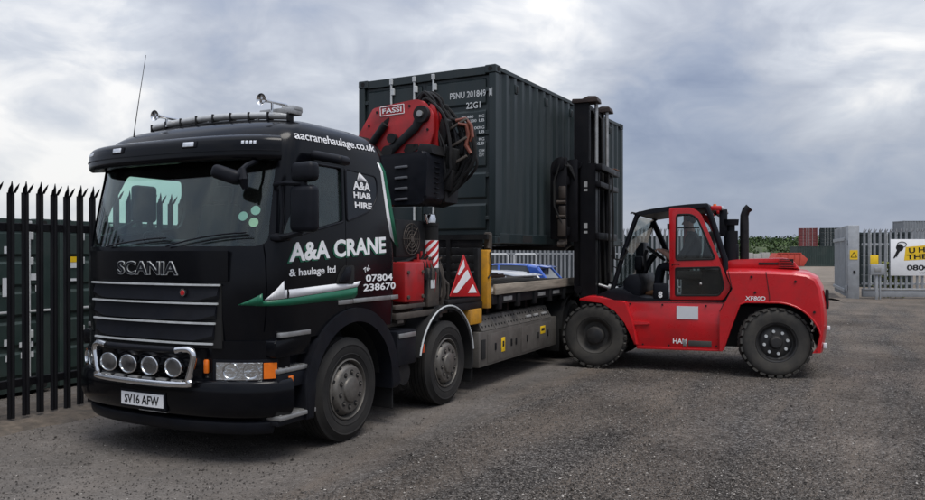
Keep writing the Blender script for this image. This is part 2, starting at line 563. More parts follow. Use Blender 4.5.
def ground_material():
    m = bpy.data.materials.new('gravel_yard_surface')
    m.use_nodes = True
    t = m.node_tree
    b = t.nodes['Principled BSDF']
    g = nd(t, 'ShaderNodeNewGeometry')
    P = g.outputs['Position']
    rot = nd(t, 'ShaderNodeVectorRotate', Angle=R(27))
    rot.rotation_type = 'Z_AXIS'
    t.links.new(P, rot.inputs['Vector'])
    sp = t.nodes.new('ShaderNodeSeparateXYZ')
    t.links.new(rot.outputs[0], sp.inputs[0])
    st = vmath(t, 'MULTIPLY', rot.outputs[0], (1.0, 0.16, 1.0)).outputs[0]      # stretched along the wheel tracks
    track = nd(t, 'ShaderNodeTexNoise', Scale=1.1, Detail=7.0, Roughness=0.62, Distortion=0.5)
    t.links.new(st, track.inputs['Vector'])
    patch = nd(t, 'ShaderNodeTexNoise', Scale=0.42, Detail=8.0, Roughness=0.66)
    t.links.new(P, patch.inputs['Vector'])
    mid = nd(t, 'ShaderNodeTexNoise', Scale=7.0, Detail=8.0, Roughness=0.72)
    t.links.new(P, mid.inputs['Vector'])
    fine = nd(t, 'ShaderNodeTexVoronoi', Scale=62.0, Randomness=1.0)
    t.links.new(P, fine.inputs['Vector'])
    fine2 = nd(t, 'ShaderNodeTexVoronoi', Scale=24.0, Randomness=1.0)
    t.links.new(P, fine2.inputs['Vector'])
    wn = nd(t, 'ShaderNodeSeparateColor')
    t.links.new(fine.outputs['Color'], wn.inputs[0])
    wn2 = nd(t, 'ShaderNodeSeparateColor')
    t.links.new(fine2.outputs['Color'], wn2.inputs[0])
    gravel = ramp(t, wn.outputs[0], [(0.0, (0.016, 0.014, 0.013)), (0.45, (0.070, 0.063, 0.058)), (0.8, (0.162, 0.147, 0.133)), (1.0, (0.36, 0.345, 0.325))])
    grav2 = ramp(t, wn2.outputs[0], [(0.0, (0.034, 0.032, 0.031)), (0.7, (0.122, 0.108, 0.097)), (1.0, (0.25, 0.225, 0.20))])
    gravel = mixc(t, 0.38, gravel, grav2)
    dust = mixc(t, mid.outputs[0], (0.145, 0.117, 0.094), (0.275, 0.225, 0.182))
    grey = mixc(t, mid.outputs[0], (0.100, 0.091, 0.083), (0.215, 0.196, 0.178))
    # packed fines lie in the wheel tracks, loose stone between them
    f1 = ramp(t, track.outputs[0], [(0.40, 0.0), (0.66, 1.0)])
    c = mixc(t, math_(t, 'MULTIPLY', f1, 0.8), gravel, dust)
    # smooth old surface beside the truck (runs along it)
    xs = math_(t, 'ADD', sp.outputs['X'], math_(t, 'MULTIPLY', math_(t, 'SUBTRACT', track.outputs[0], 0.5), 2.0))
    # world x of the truck's line after rotation
    x_truck = TO.x * math.cos(R(27)) - TO.y * math.sin(R(27))
    lane = ramp(t, math_(t, 'MULTIPLY_ADD', math_(t, 'SUBTRACT', xs, x_truck), 0.1, 0.5, clamp=True), [(0.62, 1.0), (0.73, 0.0)])
    c = mixc(t, math_(t, 'MULTIPLY', lane, 0.72), c, grey)
    # darker damp and reddish patches
    f2 = ramp(t, patch.outputs[0], [(0.30, 0.50), (0.48, 0.9), (0.68, 1.25)])
    c = mixc(t, 1.0, c, f2, 'MULTIPLY')
    # the far yard is paler and dustier
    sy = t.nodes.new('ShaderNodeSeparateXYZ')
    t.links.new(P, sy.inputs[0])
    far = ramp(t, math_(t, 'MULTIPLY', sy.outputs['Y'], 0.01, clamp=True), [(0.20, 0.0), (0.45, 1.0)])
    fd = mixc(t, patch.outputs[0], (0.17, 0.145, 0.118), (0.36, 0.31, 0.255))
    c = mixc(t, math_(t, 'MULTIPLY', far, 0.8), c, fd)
    t.links.new(c, b.inputs['Base Color'])
    b.inputs['Roughness'].default_value = 0.96
    b.inputs['Specular IOR Level'].default_value = 0.08
    h = math_(t, 'MULTIPLY', math_(t, 'SUBTRACT', 1.0, fine.outputs['Distance']), math_(t, 'SUBTRACT', 1.0, math_(t, 'MULTIPLY', lane, 0.7)))
    h = math_(t, 'ADD', h, math_(t, 'MULTIPLY', mid.outputs[0], 1.6))
    bp = nd(t, 'ShaderNodeBump', Strength=1.0, Distance=0.02)
    t.links.new(h, bp.inputs['Height'])
    t.links.new(bp.outputs[0], b.inputs['Normal'])
    return m


def make_ground():
    bm = bmesh.new()
    xs = [-3000, -400, -80, -30] + [-20 + i for i in range(0, 61)] + [80, 400, 3000]
    ys = [-300, -40, -10] + [-4 + i * 0.5 for i in range(0, 100)] + [50, 60, 80, 120, 200, 500, 4000]
    g = [[bm.verts.new((x, y, 0)) for x in xs] for y in ys]
    for j in range(len(ys) - 1):
        for i in range(len(xs) - 1):
            bm.faces.new((g[j][i], g[j][i + 1], g[j + 1][i + 1], g[j + 1][i]))
    for v in bm.verts:
        if 3 < v.co.y < 45 and abs(v.co.x) < 40:
            v.co.z = 0.010 * noise.noise(v.co * 0.55) - 0.008
    me = bpy.data.meshes.new('ground')
    bm.to_mesh(me)
    bm.free()
    me.shade_smooth()
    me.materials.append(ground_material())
    setting(link('ground', me))


make_ground()


def stone_material():
    m = bpy.data.materials.new('loose_stone')
    m.use_nodes = True
    t = m.node_tree
    b = t.nodes['Principled BSDF']
    g = nd(t, 'ShaderNodeNewGeometry')
    c = ramp(t, g.outputs['Random Per Island'], [(0.0, (0.020, 0.018, 0.016)), (0.45, (0.066, 0.060, 0.055)), (0.8, (0.142, 0.130, 0.118)), (0.975, (0.22, 0.195, 0.172)), (1.0, (0.46, 0.43, 0.39))])
    t.links.new(c, b.inputs['Base Color'])
    b.inputs['Roughness'].default_value = 0.95
    b.inputs['Specular IOR Level'].default_value = 0.08
    return m


def make_gravel():
    """loose stones on the yard: real geometry, far too many to count"""
    rnd = random.Random(3)
    vs, fs = [], []
    n = 0
    tries = 0
    while n < 120000 and tries < 700000:
        tries += 1
        u = rnd.random()
        y = 4.6 * (24 / 4.6) ** (u ** 1.15)
        x = (rnd.random() * 2 - 1) * y * 0.64
        # truck frame: few stones on the smooth lane under and beside the truck
        dx, dy = x - TO.x, y - TO.y
        lx = dx * math.cos(TR) + dy * math.sin(TR)
        dens = noise.noise((x * 0.5, y * 0.5, 0.3)) * 0.5 + noise.noise((lx * 1.3, (dx * -math.sin(TR) + dy * math.cos(TR)) * 0.2, 4)) * 0.6 + 0.55
        if lx < 1.9 + noise.noise((x, y, 9)) * 0.5:
            dens *= 0.16
        if rnd.random() > dens:
            continue
        r = 0.0038 + 0.0070 * rnd.random() ** 2.2 + (0.008 * rnd.random() if rnd.random() < 0.03 else 0)
        a = rnd.random() * PI
        ca, sa = math.cos(a), math.sin(a)
        ex, ey, ez = r * (0.8 + 0.6 * rnd.random()), r * (0.7 + 0.4 * rnd.random()), r * (0.5 + 0.4 * rnd.random())
        k = len(vs)
        zb = -0.003 + ez * 0.35
        for px, py, pz in ((1, .2, 0), (0.1, 1, -.1), (-1, -.1, .1), (-.2, -1, 0), (0.15, 0.1, 1)):
            px *= ex * (0.8 + 0.4 * rnd.random())
            py *= ey * (0.8 + 0.4 * rnd.random())
            vs.append((x + px * ca - py * sa, y + px * sa + py * ca, zb + pz * ez))
        fs += [(k, k + 1, k + 4), (k + 1, k + 2, k + 4), (k + 2, k + 3, k + 4), (k + 3, k, k + 4)]
        n += 1
    me = bpy.data.meshes.new('gravel')
    me.from_pydata(vs, [], fs)
    me.materials.append(stone_material())
    o = setting(link('gravel', me), 'stuff')
    o['label'] = 'loose grey gravel scattered over the yard'


make_gravel()

# ================================================================== the truck
# local frame: x towards the visible side, y backwards, z up; origin on the ground under the front axle
truck = tag(empty('crane_truck', None, TO, TR), 'black four-axle haulage lorry with red folded loader crane and flat timber deck', 'truck')

CAB = [  # z, half width, front y, corner depth, rear y
    (1.08, 1.225, -1.335, 0.56, 0.86), (1.30, 1.232, -1.36, 0.56, 0.87), (1.55, 1.235, -1.365, 0.56, 0.87),
    (1.80, 1.235, -1.345, 0.54, 0.87), (1.90, 1.232, -1.32, 0.52, 0.86), (2.10, 1.228, -1.27, 0.48, 0.84), (2.35, 1.218, -1.20, 0.43, 0.79),
    (2.55, 1.21, -1.14, 0.39, 0.77), (2.70, 1.205, -1.10, 0.36, 0.74), (2.85, 1.195, -1.06, 0.35, 0.69),
    (2.95, 1.175, -1.00, 0.35, 0.62), (3.02, 1.12, -0.90, 0.36, 0.52), (3.07, 1.03, -0.76, 0.38, 0.38),
    (3.105, 0.90, -0.62, 0.38, 0.20), (3.13, 0.72, -0.46, 0.35, 0.04), (3.14, 0.50, -0.34, 0.25, -0.06)]
NN = 2.6


def cab_at(z):
    if z <= CAB[0][0]:
        return CAB[0][1:]
    for a, b in zip(CAB, CAB[1:]):
        if a[0] <= z <= b[0]:
            f = (z - a[0]) / (b[0] - a[0])
            return tuple(a[i] * (1 - f) + b[i] * f for i in range(1, 5))
    return CAB[-1][1:]


def plan_y(x, W, yf, a):
    s_ = min(1.0, abs(x) / W)
    return yf + a * (1 - (max(0.0, 1 - s_ ** NN)) ** (1 / NN))


def surf_x(y, z):
    W, yf, a, yr = cab_at(z)
    if y >= yf + a:
        return W
    q = max(0.0, min(1.0, 1 - (y - yf) / a))
    return W * (max(0.0, 1 - q ** NN)) ** (1 / NN)


def cab_ring(z, W, yf, a, yr, inset=0.0, nf=40, rr=0.14):
    W -= inset
    yf += inset
    yr -= inset
    pts = []
    for i in range(nf + 1):
        th = PI * i / nf                    # from -x side over the front to +x side
        cx = -math.cos(th)
        x = W * math.copysign(abs(cx) ** (2 / NN), cx)
        y = yf + a * (1 - abs(math.sin(th)) ** (2 / NN))
        pts.append((x, y, z))
    pts.append((W, yf + a + (yr - rr - yf - a) * 0.5, z))
    for k in range(5):
        t = R(90 * k / 4)
        pts.append((W - rr + rr * math.cos(t), yr - rr + rr * math.sin(t), z))
    for k in range(5):
        t = R(90 + 90 * k / 4)
        pts.append((-W + rr + rr * math.cos(t), yr - rr + rr * math.sin(t), z))
    pts.append((-W, yf + a + (yr - rr - yf - a) * 0.5, z))
    return pts


def cab_solid(inset=0.0, z0=None, z1=None, drop=0.0):
    b = B()
    rs = []
    for s_ in CAB:
        if z0 is not None and s_[0] < z0 - 1e-6:
            continue
        if z1 is not None and s_[0] > z1 + 1e-6:
            continue
        rs.append(cab_ring(*s_, inset=inset))
    b.loft(rs)
    return b


DOORWIN = rpoly([(-1.00, 1.985), (-0.80, 2.0), (-0.13, 2.14), (-0.13, 2.66), (-0.62, 2.66)], [0.05, 0.05, 0.02, 0.04, 0.08])
REARWIN = rpoly([(-0.06, 2.15), (0.36, 2.27), (0.50, 2.44), (0.47, 2.63), (-0.06, 2.66)], [0.03, 0.12, 0.1, 0.06, 0.03])
DOORWIN_FAR = rpoly([(-1.00, 1.985), (-0.80, 2.0), (0.10, 2.12), (0.17, 2.30), (0.15, 2.66), (-0.62, 2.66)], [0.05, 0.05, 0.08, 0.05, 0.05, 0.08])
SCREEN = rpoly([(-1.13, 1.90), (1.13, 1.90), (1.10, 2.68), (-1.10, 2.68)], [0.10, 0.10, 0.05, 0.05])


def tmp(b):
    return b.done('tmp', m_pit)


def cutter_windows():
    c = []
    c.append(tmp(B().prism(SCREEN, 'y', -2.0, -0.72)))
    for sgn in (1, -1):
        c.append(tmp(B().prism(DOORWIN if sgn > 0 else DOORWIN_FAR, 'x', sgn * 0.9, sgn * 1.5)))
    return c


def make_cab():
    cab = cab_solid().done('cab_body', m_black, truck)
    cuts = [cab_solid(0.055, 1.30, 2.95).done('tmp', m_pit)] + cutter_windows()
    for sgn in (1, -1):
        cuts.append(tmp(B().cyl((sgn * 0.62, 0.06, 0.50), (sgn * 1.5, 0.06, 0.50), 0.70, n=48)))
    # door shut lines
    for y in (-1.105, -0.085):
        cuts.append(tmp(B().bx(1.205 if y > -1 else 1.10, 1.30, y - 0.004, y + 0.004, 1.16, 1.95 if y < -1 else 2.72)))
    boolean(cab, cuts)
    cab.data.materials.clear()
    cab.data.materials.append(m_black)
    # glazing: the same curved surface, slightly sunk, clipped to each opening
    def pane(name, cut, m):
        o = cab_solid(0.012, 1.80, 2.85).done(name, m, truck)
        inner = cab_solid(0.019, 1.80, 2.85)
        # make the inner solid a little taller so that only the wall remains
        for v in inner.bm.verts:
            if v.co.z < 1.81:
                v.co.z -= 0.1
            if v.co.z > 2.84:
                v.co.z += 0.1
        boolean(o, [tmp(inner)])
        boolean(o, [cut], 'INTERSECT')
        o.data.materials.clear()
        o.data.materials.append(m)
        return o
    pane('windscreen', tmp(B().prism(SCREEN, 'y', -2.0, -0.72)), g_cab)
    for sgn in (1, -1):
        pane('door_window', tmp(B().prism(DOORWIN if sgn > 0 else DOORWIN_FAR, 'x', sgn * 0.9, sgn * 1.5)), g_cab)
    # rear quarter panes are blacked out: set on the outside skin
    for sgn in (1, -1):
        b = B()
        va = [b.bm.verts.new((sgn * (surf_x(y, z) + 0.004), y, z)) for y, z in REARWIN]
        vb = [b.bm.verts.new((sgn * (surf_x(y, z) - 0.01), y, z)) for y, z in REARWIN]
        b.bm.faces.new(va)
        b.bm.faces.new(vb)
        b.ring_faces(va, vb)
        if sgn > 0:
            b.done('quarter_window', g_dark, truck)
        else:
            b.bm.free()
        # rubber frame round the two side panes
        for poly in ((REARWIN, DOORWIN) if sgn > 0 else (DOORWIN_FAR,)):
            b = B()
            b.tube([(sgn * (surf_x(y, z) + 0.002), y, z) for y, z in poly], 0.011, 6, True)
            b.done('window_seal', m_blackpl, truck)
    # cab floor, dash, seats, wheel
    b = B().prism([(-1.22, 1.32), (-1.22, 1.84), (-1.02, 1.93), (-0.78, 1.90), (-0.66, 1.74), (-0.66, 1.32)], 'x', -0.80, 0.80, 0.03)
    b.done('dashboard', m_blackpl, truck)
    for x in (-0.62, 0.62):
        b = B().bx(x - 0.26, x + 0.26, -0.52, 0.02, 1.52, 1.68, 0.05)
        b.box((x, 0.10, 2.02), (0.50, 0.14, 0.72), (R(-10), 0, 0), 0.05)
        b.box((x, 0.17, 2.48), (0.28, 0.10, 0.20), (R(-10), 0, 0), 0.04)
        b.bx(x - 0.2, x + 0.2, -0.45, -0.02, 1.295, 1.53)
        b.done('driver_seat' if x < 0 else 'passenger_seat', m_fabric, truck)
    c = Vector((-0.62, -0.62, 1.92))
    ax = Vector((0, 0.55, 0.8)).normalized()
    u = ax.orthogonal().normalized()
    v = ax.cross(u)
    b = B().tube([c + (u * math.cos(2 * PI * i / 24) + v * math.sin(2 * PI * i / 24)) * 0.22 for i in range(24)], 0.016, 8, True)
    b.cyl(c - ax * 0.25, c, 0.03)
    for k in range(3):
        a = 2 * PI * k / 3
        b.cyl(c, c + (u * math.cos(a) + v * math.sin(a)) * 0.22, 0.012, n=6)
    b.done('steering_wheel', m_blackpl, truck)


make_cab()


def sweep_front(section, zref, x_lim=None, n=48, extra=0.0):
    """sweep a cross-section (out, z) round the front of the cab (plan curve at height zref)"""
    W, yf, a, yr = cab_at(zref) if not isinstance(zref, tuple) else zref
    b = B()
    rings = []
    for i in range(n + 1):
        th = PI * i / n
        if x_lim is not None:
            th = x_lim + (PI - 2 * x_lim) * i / n
        cx = -math.cos(th)
        x = W * math.copysign(abs(cx) ** (2 / NN), cx)
        y = yf + a * (1 - abs(math.sin(th)) ** (2 / NN))
        # outward normal of the superellipse
        nx = math.copysign((abs(x) / W) ** (NN - 1) / W, x)
        q = max(1e-4, 1 - (y - yf) / a)
        ny = -(q ** (NN - 1)) / a
        l = math.hypot(nx, ny)
        nx, ny = nx / l, ny / l
        rings.append([(x + nx * o, y + ny * o, z) for o, z in section])
    b.loft(rings)
    return b


# ---- sun visor with its small lamps
VIS = rpoly([(-0.06, 2.885), (0.10, 2.872), (0.160, 2.845), (0.180, 2.79), (0.185, 2.675), (0.170, 2.645), (0.02, 2.655), (-0.06, 2.72)], [0, 0.03, 0.03, 0.03, 0.02, 0.02, 0, 0], 3)
VP = (1.135, -1.135, 0.40, 0)
vis = sweep_front(VIS, VP, 0.34).done('sun_visor', m_black, truck)
# crease along the visor face
sweep_front([(0.182, 2.722), (0.190, 2.722), (0.190, 2.730), (0.182, 2.730)], VP, 0.36).done('visor_crease', m_blackpl, vis)


def vis_pt(x, out, z):
    W, yf, a, yr = VP
    y = plan_y(x, W, yf, a)
    e = 1e-3
    dy = (plan_y(x + e, W, yf, a) - plan_y(x - e, W, yf, a)) / (2 * e)
    n = Vector((dy, -1, 0)).normalized()
    return Vector((x, y, z)) + n * out, n


for x in (-0.46, 0.42):
    p, n = vis_pt(x, 0.165, 2.79)
    t = Vector((-n.y, n.x, 0))
    b = B()
    rz = math.atan2(t.y, t.x)
    b.box(p, (0.17, 0.05, 0.065), (R(-8), 0, rz), 0.012)
    fr = b.done('marker_housing', m_blackpl, vis)
    b = B().box(p + n * 0.021, (0.12, 0.02, 0.045), (R(-8), 0, rz), 0.006)
    b.done('marker_lens', m_lens, vis)
for x in (-0.93, 0.93):
    p, n = vis_pt(x, 0.166, 2.79)
    t = Vector((-n.y, n.x, 0))
    rz = math.atan2(t.y, t.x)
    for k in range(4):
        q = p + t * (k - 1.5) * 0.035
        B().box(q, (0.026, 0.03, 0.03), (R(-8), 0, rz), 0.004).done('led_lamp', m_lens if x < 5 else m_lens, vis)

# ---- roof: air-horn bar, horns, beacon lamps, aerial, rails
b = B()
pts = []
for i in range(25):
    x = -0.80 + 1.76 * i / 24
    pts.append((x, -0.64 + 0.06 * x * x, 3.158 - 0.05 * x * x))
b.tube(pts, 0.036, 12)
for x in (-0.6, 0.0, 0.6):
    b.cyl((x, -0.64 + 0.06 * x * x, 2.98), (x, -0.64 + 0.06 * x * x, 3.14), 0.016, n=8)
rb = b.done('roof_bar', pm('brushed_tube', (0.55, 0.55, 0.53), 0.35, 0.5, 0.15, 9), truck)
b = B()
pts2 = [(p[0], p[1] - 0.02, p[2] - 0.058) for p in pts]
b.tube(pts2, 0.016, 8)
b.done('led_strip', m_dark, rb)
for i in range(0, 25, 3):
    p = pts[i]
    B().box((p[0], p[1], p[2] - 0.01), (0.022, 0.082, 0.082), None, 0.006).done('clamp', m_dark, rb)
for x0 in (-0.57, 0.80):
    y0 = -0.80
    z0 = 3.205 if x0 < 0 else 3.245
    b = B().lathe([(0.0, 0.36), (0.016, 0.355), (0.014, 0.12), (0.018, 0.07), (0.030, 0.03), (0.056, 0.0), (0.050, 0.004), (0.022, 0.05), (0.0, 0.06)], (x0, y0, z0), (0, 1, 0.02), 20)
    b.cyl((x0, y0 + 0.15, z0), (x0, y0 + 0.15, z0 - 0.09), 0.012, n=8)
    b.cyl((x0, y0 + 0.33, z0), (x0, y0 + 0.33, z0 - 0.06), 0.02, n=8)
    b.done('air_horn', m_chrome, truck)
b = B().bx(0.62, 1.0, -0.62, -0.46, 3.13, 3.19, 0.01).bx(0.86, 1.0, -0.60, -0.44, 3.15, 3.215, 0.02)
b.cyl((0.9, -0.5, 2.98), (0.9, -0.5, 3.17), 0.02)
b.done('beacon_bracket', m_alu, truck)
b = B().cyl((-0.80, -0.86, 2.80), (-0.80, -0.86, 2.96), 0.018, 0.012, 10).tube([(-0.80, -0.86, 2.95), (-0.775, -0.86, 3.10), (-0.70, -0.86, 3.45), (-0.62, -0.86, 3.80)], [0.008, 0.0045, 0.0035, 0.0025], 6)
b.done('aerial', m_dark, truck)
# ---- front panel and grille
gp = [(0.0, 1.08), (0.03, 1.10), (0.035, 1.30), (0.03, 1.62), (0.03, 1.80), (0.0, 1.82)]
FRONT = (1.235, -1.365, 0.56, 0.87)


def front_y(x):
    return plan_y(x, FRONT[0], FRONT[1], FRONT[2])


def front_strip(x0, x1, z0, z1, o0, o1, n=20, taper=0.0):
    """a strip bent round the front; o0..o1 outward offsets"""
    b = B()
    rings = []
    for i in range(n + 1):
        f = i / n
        x = x0 + (x1 - x0) * f
        e = 1e-3
        dy = (front_y(x + e) - front_y(x - e)) / (2 * e)
        nv = Vector((dy, -1, 0)).normalized()
        p = Vector((x, front_y(x), 0))
        a, c = p + nv * o0, p + nv * o1
        rings.append([(a.x, a.y, z0), (c.x, c.y, z0), (c.x, c.y, z1), (a.x, a.y, z1)])
    return b.loft(rings)


front_strip(-0.86, 0.86, 1.60, 1.86, -0.01, 0.022).done('name_panel', m_black, truck)
front_strip(-0.80, 0.80, 1.02, 1.57, -0.05, 0.004).done('grille_backing', m_pit, truck)
for k, z in enumerate((1.565, 1.405, 1.235, 1.06)):
    hw = 0.80 - 0.022 * k
    front_strip(-hw, hw, z - 0.007, z + 0.009, 0.02, 0.040).done('grille_trim', m_whitegrey, truck)
for k, (z0, z1) in enumerate(((1.42, 1.55), (1.25, 1.39), (1.075, 1.222))):
    hw = 0.78 - 0.02 * k
    # slat: sloping face with a turned-up lip at each end
    b = B()
    rings = []
    for i in range(25):
        x = -hw + 2 * hw * i / 24
        y = front_y(x)
        e = max(0.0, (abs(x) - hw * 0.74) / (hw * 0.26))
        lip = 0.045 * e
        rings.append([(x, y - 0.002, z1), (x, y - 0.012, z1), (x, y - 0.030, z0 + 0.035 + lip), (x, y - 0.036, z0 + 0.012 + lip), (x, y - 0.010, z0 + lip * 0.5)])
    b.loft(rings).done('grille_slat', m_blackpl, truck)


def on_front(x, z, out=0.03):
    return lambda s_, t_, d_: (x + s_, front_y(x + s_) - out - d_, z + t_)


text('SCANIA', 'front_lettering', m_whitegrey, truck, on_front(-0.375, 1.645, 0.024), 0.76, 0.125, 0.008, 0.035)
text('SCANIA', 'front_lettering', m_blackpl, truck, on_front(-0.366, 1.652, 0.028), 0.742, 0.111, 0.010, 0.005)
b = B().cyl((0.455, front_y(0.455) - 0.03, 1.50), (0.455, front_y(0.455) - 0.05, 1.50), 0.034, n=24)
bd = b.done('badge', m_chrome, truck)
B().cyl((0.455, front_y(0.455) - 0.05, 1.497), (0.455, front_y(0.455) - 0.054, 1.497), 0.022, n=20).done('badge_centre', m_redsign, bd)

# wipers
for x0, x1, z1 in ((-0.62, 0.18, 1.975), (0.20, 0.98, 2.015)):
    W, yf, a, yr = cab_at(1.97)
    b = B()
    pts = []
    for i in range(9):
        f = i / 8
        x = x0 + (x1 - x0) * f
        z = 1.90 + (z1 - 1.90) * (1 - (1 - f) ** 1.6)
        W, yf, a, yr = cab_at(z)
        pts.append((x, plan_y(x, W, yf, a) - 0.03, z))
    b.tube(pts, 0.007, 6)
    b.tube([(p[0] + 0.05, p[1] + 0.012, p[2] - 0.028) for p in pts[3:]], 0.006, 6)
    b.done('wiper', m_blackpl, truck)

# ---- bumper, lip, corner panels, headlights
BP = (1.24, -1.375, 0.56, 0.0)
sec = rpoly([(-0.25, 0.46), (0.0, 0.42), (0.045, 0.50), (0.05, 0.66), (0.03, 0.74), (-0.02, 0.76), (-0.25, 0.76)], [0, 0.03, 0.05, 0.03, 0.03, 0.02, 0], 3)
bump = sweep_front(sec, BP, 0.10).done('bumper', m_black, truck)
sec = rpoly([(-0.30, 0.30), (-0.02, 0.27), (0.02, 0.32), (0.02, 0.385), (-0.04, 0.40), (-0.30, 0.40)], [0, 0.02, 0.03, 0.02, 0.02, 0], 3)
sweep_front(sec, (1.20, -1.33, 0.56, 0), 0.36).done('bumper_lip', m_blackpl, truck)
sec = [(-0.25, 0.74), (-0.012, 0.74), (-0.012, 1.085), (-0.25, 1.085)]
sweep_front(sec, (1.235, -1.365, 0.56, 0), 0.10).done('lower_front_panel', m_black, truck)
for sgn in (1, -1):
    # headlamp wraps round the corner
    b, bo, bh = B(), B(), B()
    W, yf, a = 1.238, -1.37, 0.56

    def strip(b, xa, xb, z0, z1, o0, o1, n=10, bend=0.0):
        rings = []
        for i in range(n + 1):
            f = i / n
            ang = xa + (xb - xa) * f
            cx = math.cos(ang)
            x = W * abs(cx) ** (2 / NN)
            y = yf + a * (1 - abs(math.sin(ang)) ** (2 / NN))
            nx = (x / W) ** (NN - 1) / W
            ny = -(max(1e-4, 1 - (y - yf) / a) ** (NN - 1)) / a
            l = math.hypot(nx, ny)
            nx, ny = nx / l, ny / l
            rings.append([(sgn * (x + nx * o), y + ny * o, z) for o, z in ((o0, z0), (o1, z0 + bend), (o1, z1 - bend), (o0, z1))])
        b.loft(rings)
    strip(bh, R(60), R(17), 0.735, 0.925, -0.10, 0.004)
    hl = bh.done('headlight', m_blackpl, truck)
    strip(b, R(58.5), R(29), 0.752, 0.908, -0.02, 0.016, bend=0.010)
    b.done('headlight_lens', g_lamp, hl)
    b = B()
    strip(b, R(58.2), R(29.4), 0.756, 0.904, -0.06, 0.006)
    b.done('reflector', m_facet, hl)
    for ang in (50, 37):
        cx = math.cos(R(ang))
        x = W * cx ** (2 / NN)
        y = yf + a * (1 - math.sin(R(ang)) ** (2 / NN))
        bb = B().lathe([(0.066, 0.010), (0.070, 0.013), (0.062, 0.012), (0.045, -0.02), (0.02, -0.034), (0.018, -0.01), (0.0, -0.006)], (sgn * x, y - 0.002, 0.832), (sgn * 0.45, -1, 0), 24, capa=False)
        bb.done('lamp_bowl', m_chrome, hl)
    strip(bo, R(28.5), R(18.5), 0.756, 0.904, -0.02, 0.018, bend=0.008)
    bo.done('indicator', m_orange, hl)

# number plate
pl = front_strip(-0.26, 0.26, 0.485, 0.60, 0.068, 0.076, 8).done('number_plate', m_white, truck)
front_strip(-0.28, 0.28, 0.465, 0.62, 0.03, 0.066, 8).done('plate_holder', m_blackpl, truck)
text('SV16 AFW', 'plate_lettering', m_pit, pl, lambda s_, t_, d_: (-0.215 + s_, front_y(-0.215 + s_) - 0.0775 - d_, 0.503 + t_), 0.43, 0.079, 0.002, 0.012)
front_strip(-0.05, 0.28, 0.445, 0.452, 0.02, 0.06, 6).done('tow_cover_edge', m_alu, truck)

# ---- chrome light bar with four spot lamps
BY = -1.47
bar = []
hw = 0.60
path = [(-hw + 0.16, 1.005), (-hw + 0.03, 1.015), (-hw - 0.02, 0.97), (-hw + 0.0, 0.86), (-hw + 0.035, 0.76), (-hw + 0.10, 0.715),
        (hw - 0.10, 0.715), (hw - 0.035, 0.76), (hw, 0.86), (hw + 0.02, 0.97), (hw - 0.03, 1.015), (hw - 0.16, 1.005)]
smooth = []
for i in range(len(path) - 1):
    for k in range(6):
        f = k / 6
        p = [Vector(path[max(0, min(len(path) - 1, j))]) for j in (i - 1, i, i + 1, i + 2)]
        q = 0.5 * ((2 * p[1]) + (-p[0] + p[2]) * f + (2 * p[0] - 5 * p[1] + 4 * p[2] - p[3]) * f * f + (-p[0] + 3 * p[1] - 3 * p[2] + p[3]) * f ** 3)
        smooth.append((q.x, BY + 0.10 * q.x * q.x, q.y))
smooth.append((path[-1][0], BY + 0.1 * path[-1][0] ** 2, path[-1][1]))
lb = B().tube(smooth, 0.030, 14).done('light_bar', m_chrome, truck)
b = B().tube([(x, BY + 0.03 + 0.1 * x * x, 1.0) for x in (-0.46, -0.25, 0, 0.25, 0.46)], 0.030, 12)
for x in (-0.5, 0.5):
    b.cyl((x, BY, 1.0), (x, -1.28, 1.0), 0.022)
    b.cyl((x * 0.9, BY, 0.72), (x * 0.9, -1.30, 0.70), 0.022)
b.done('cross_tube', m_blackpl, lb)
for i in range(6):
    x = -0.44 + 0.176 * i
    B().box((x, BY + 0.03, 0.738), (0.12, 0.05, 0.03), None, 0.006).done('bar_marker', m_alu, lb)
for i in range(4):
    x = -0.405 + 0.27 * i
    y = BY - 0.005 + 0.1 * x * x
    b = B().lathe([(0.0, 0.14), (0.06, 0.13), (0.10, 0.07), (0.110, 0.015), (0.110, 0.0), (0.100, -0.004), (0.096, 0.006)], (x, y, 0.855), (0.08 * x, 1, 0), 28)
    for v in b.bm.verts:
        v.co.z = 0.855 + (v.co.z - 0.855) * 0.76
    sp_ = b.done('spot_lamp', m_chrome, truck)
    b = B().lathe([(0.098, 0.004), (0.08, 0.03), (0.05, 0.055), (0.0, 0.065)], (x, y - 0.002, 0.855), (0, 1, 0), 28, capa=False)
    for v in b.bm.verts:
        v.co.z = 0.855 + (v.co.z - 0.855) * 0.76
    b.done('lamp_reflector', m_facet, sp_)
    b = B().lathe([(0.098, 0.003), (0.085, -0.008), (0.05, -0.013), (0.0, -0.015)], (x, y - 0.003, 0.855), (0, 1, 0), 28, capa=False)
    for v in b.bm.verts:
        v.co.z = 0.855 + (v.co.z - 0.855) * 0.76
    b.done('lamp_glass', g_lamp, sp_)
    B().sphere((x, y + 0.035, 0.855), 0.018, u=10, v=8).done('bulb', m_white, sp_)
for x in (0.665,):
    B().box((x, front_y(x) - 0.01, 0.865), (0.045, 0.03, 0.12), (0, 0, R(14)), 0.012).done('indicator', m_orange, truck)

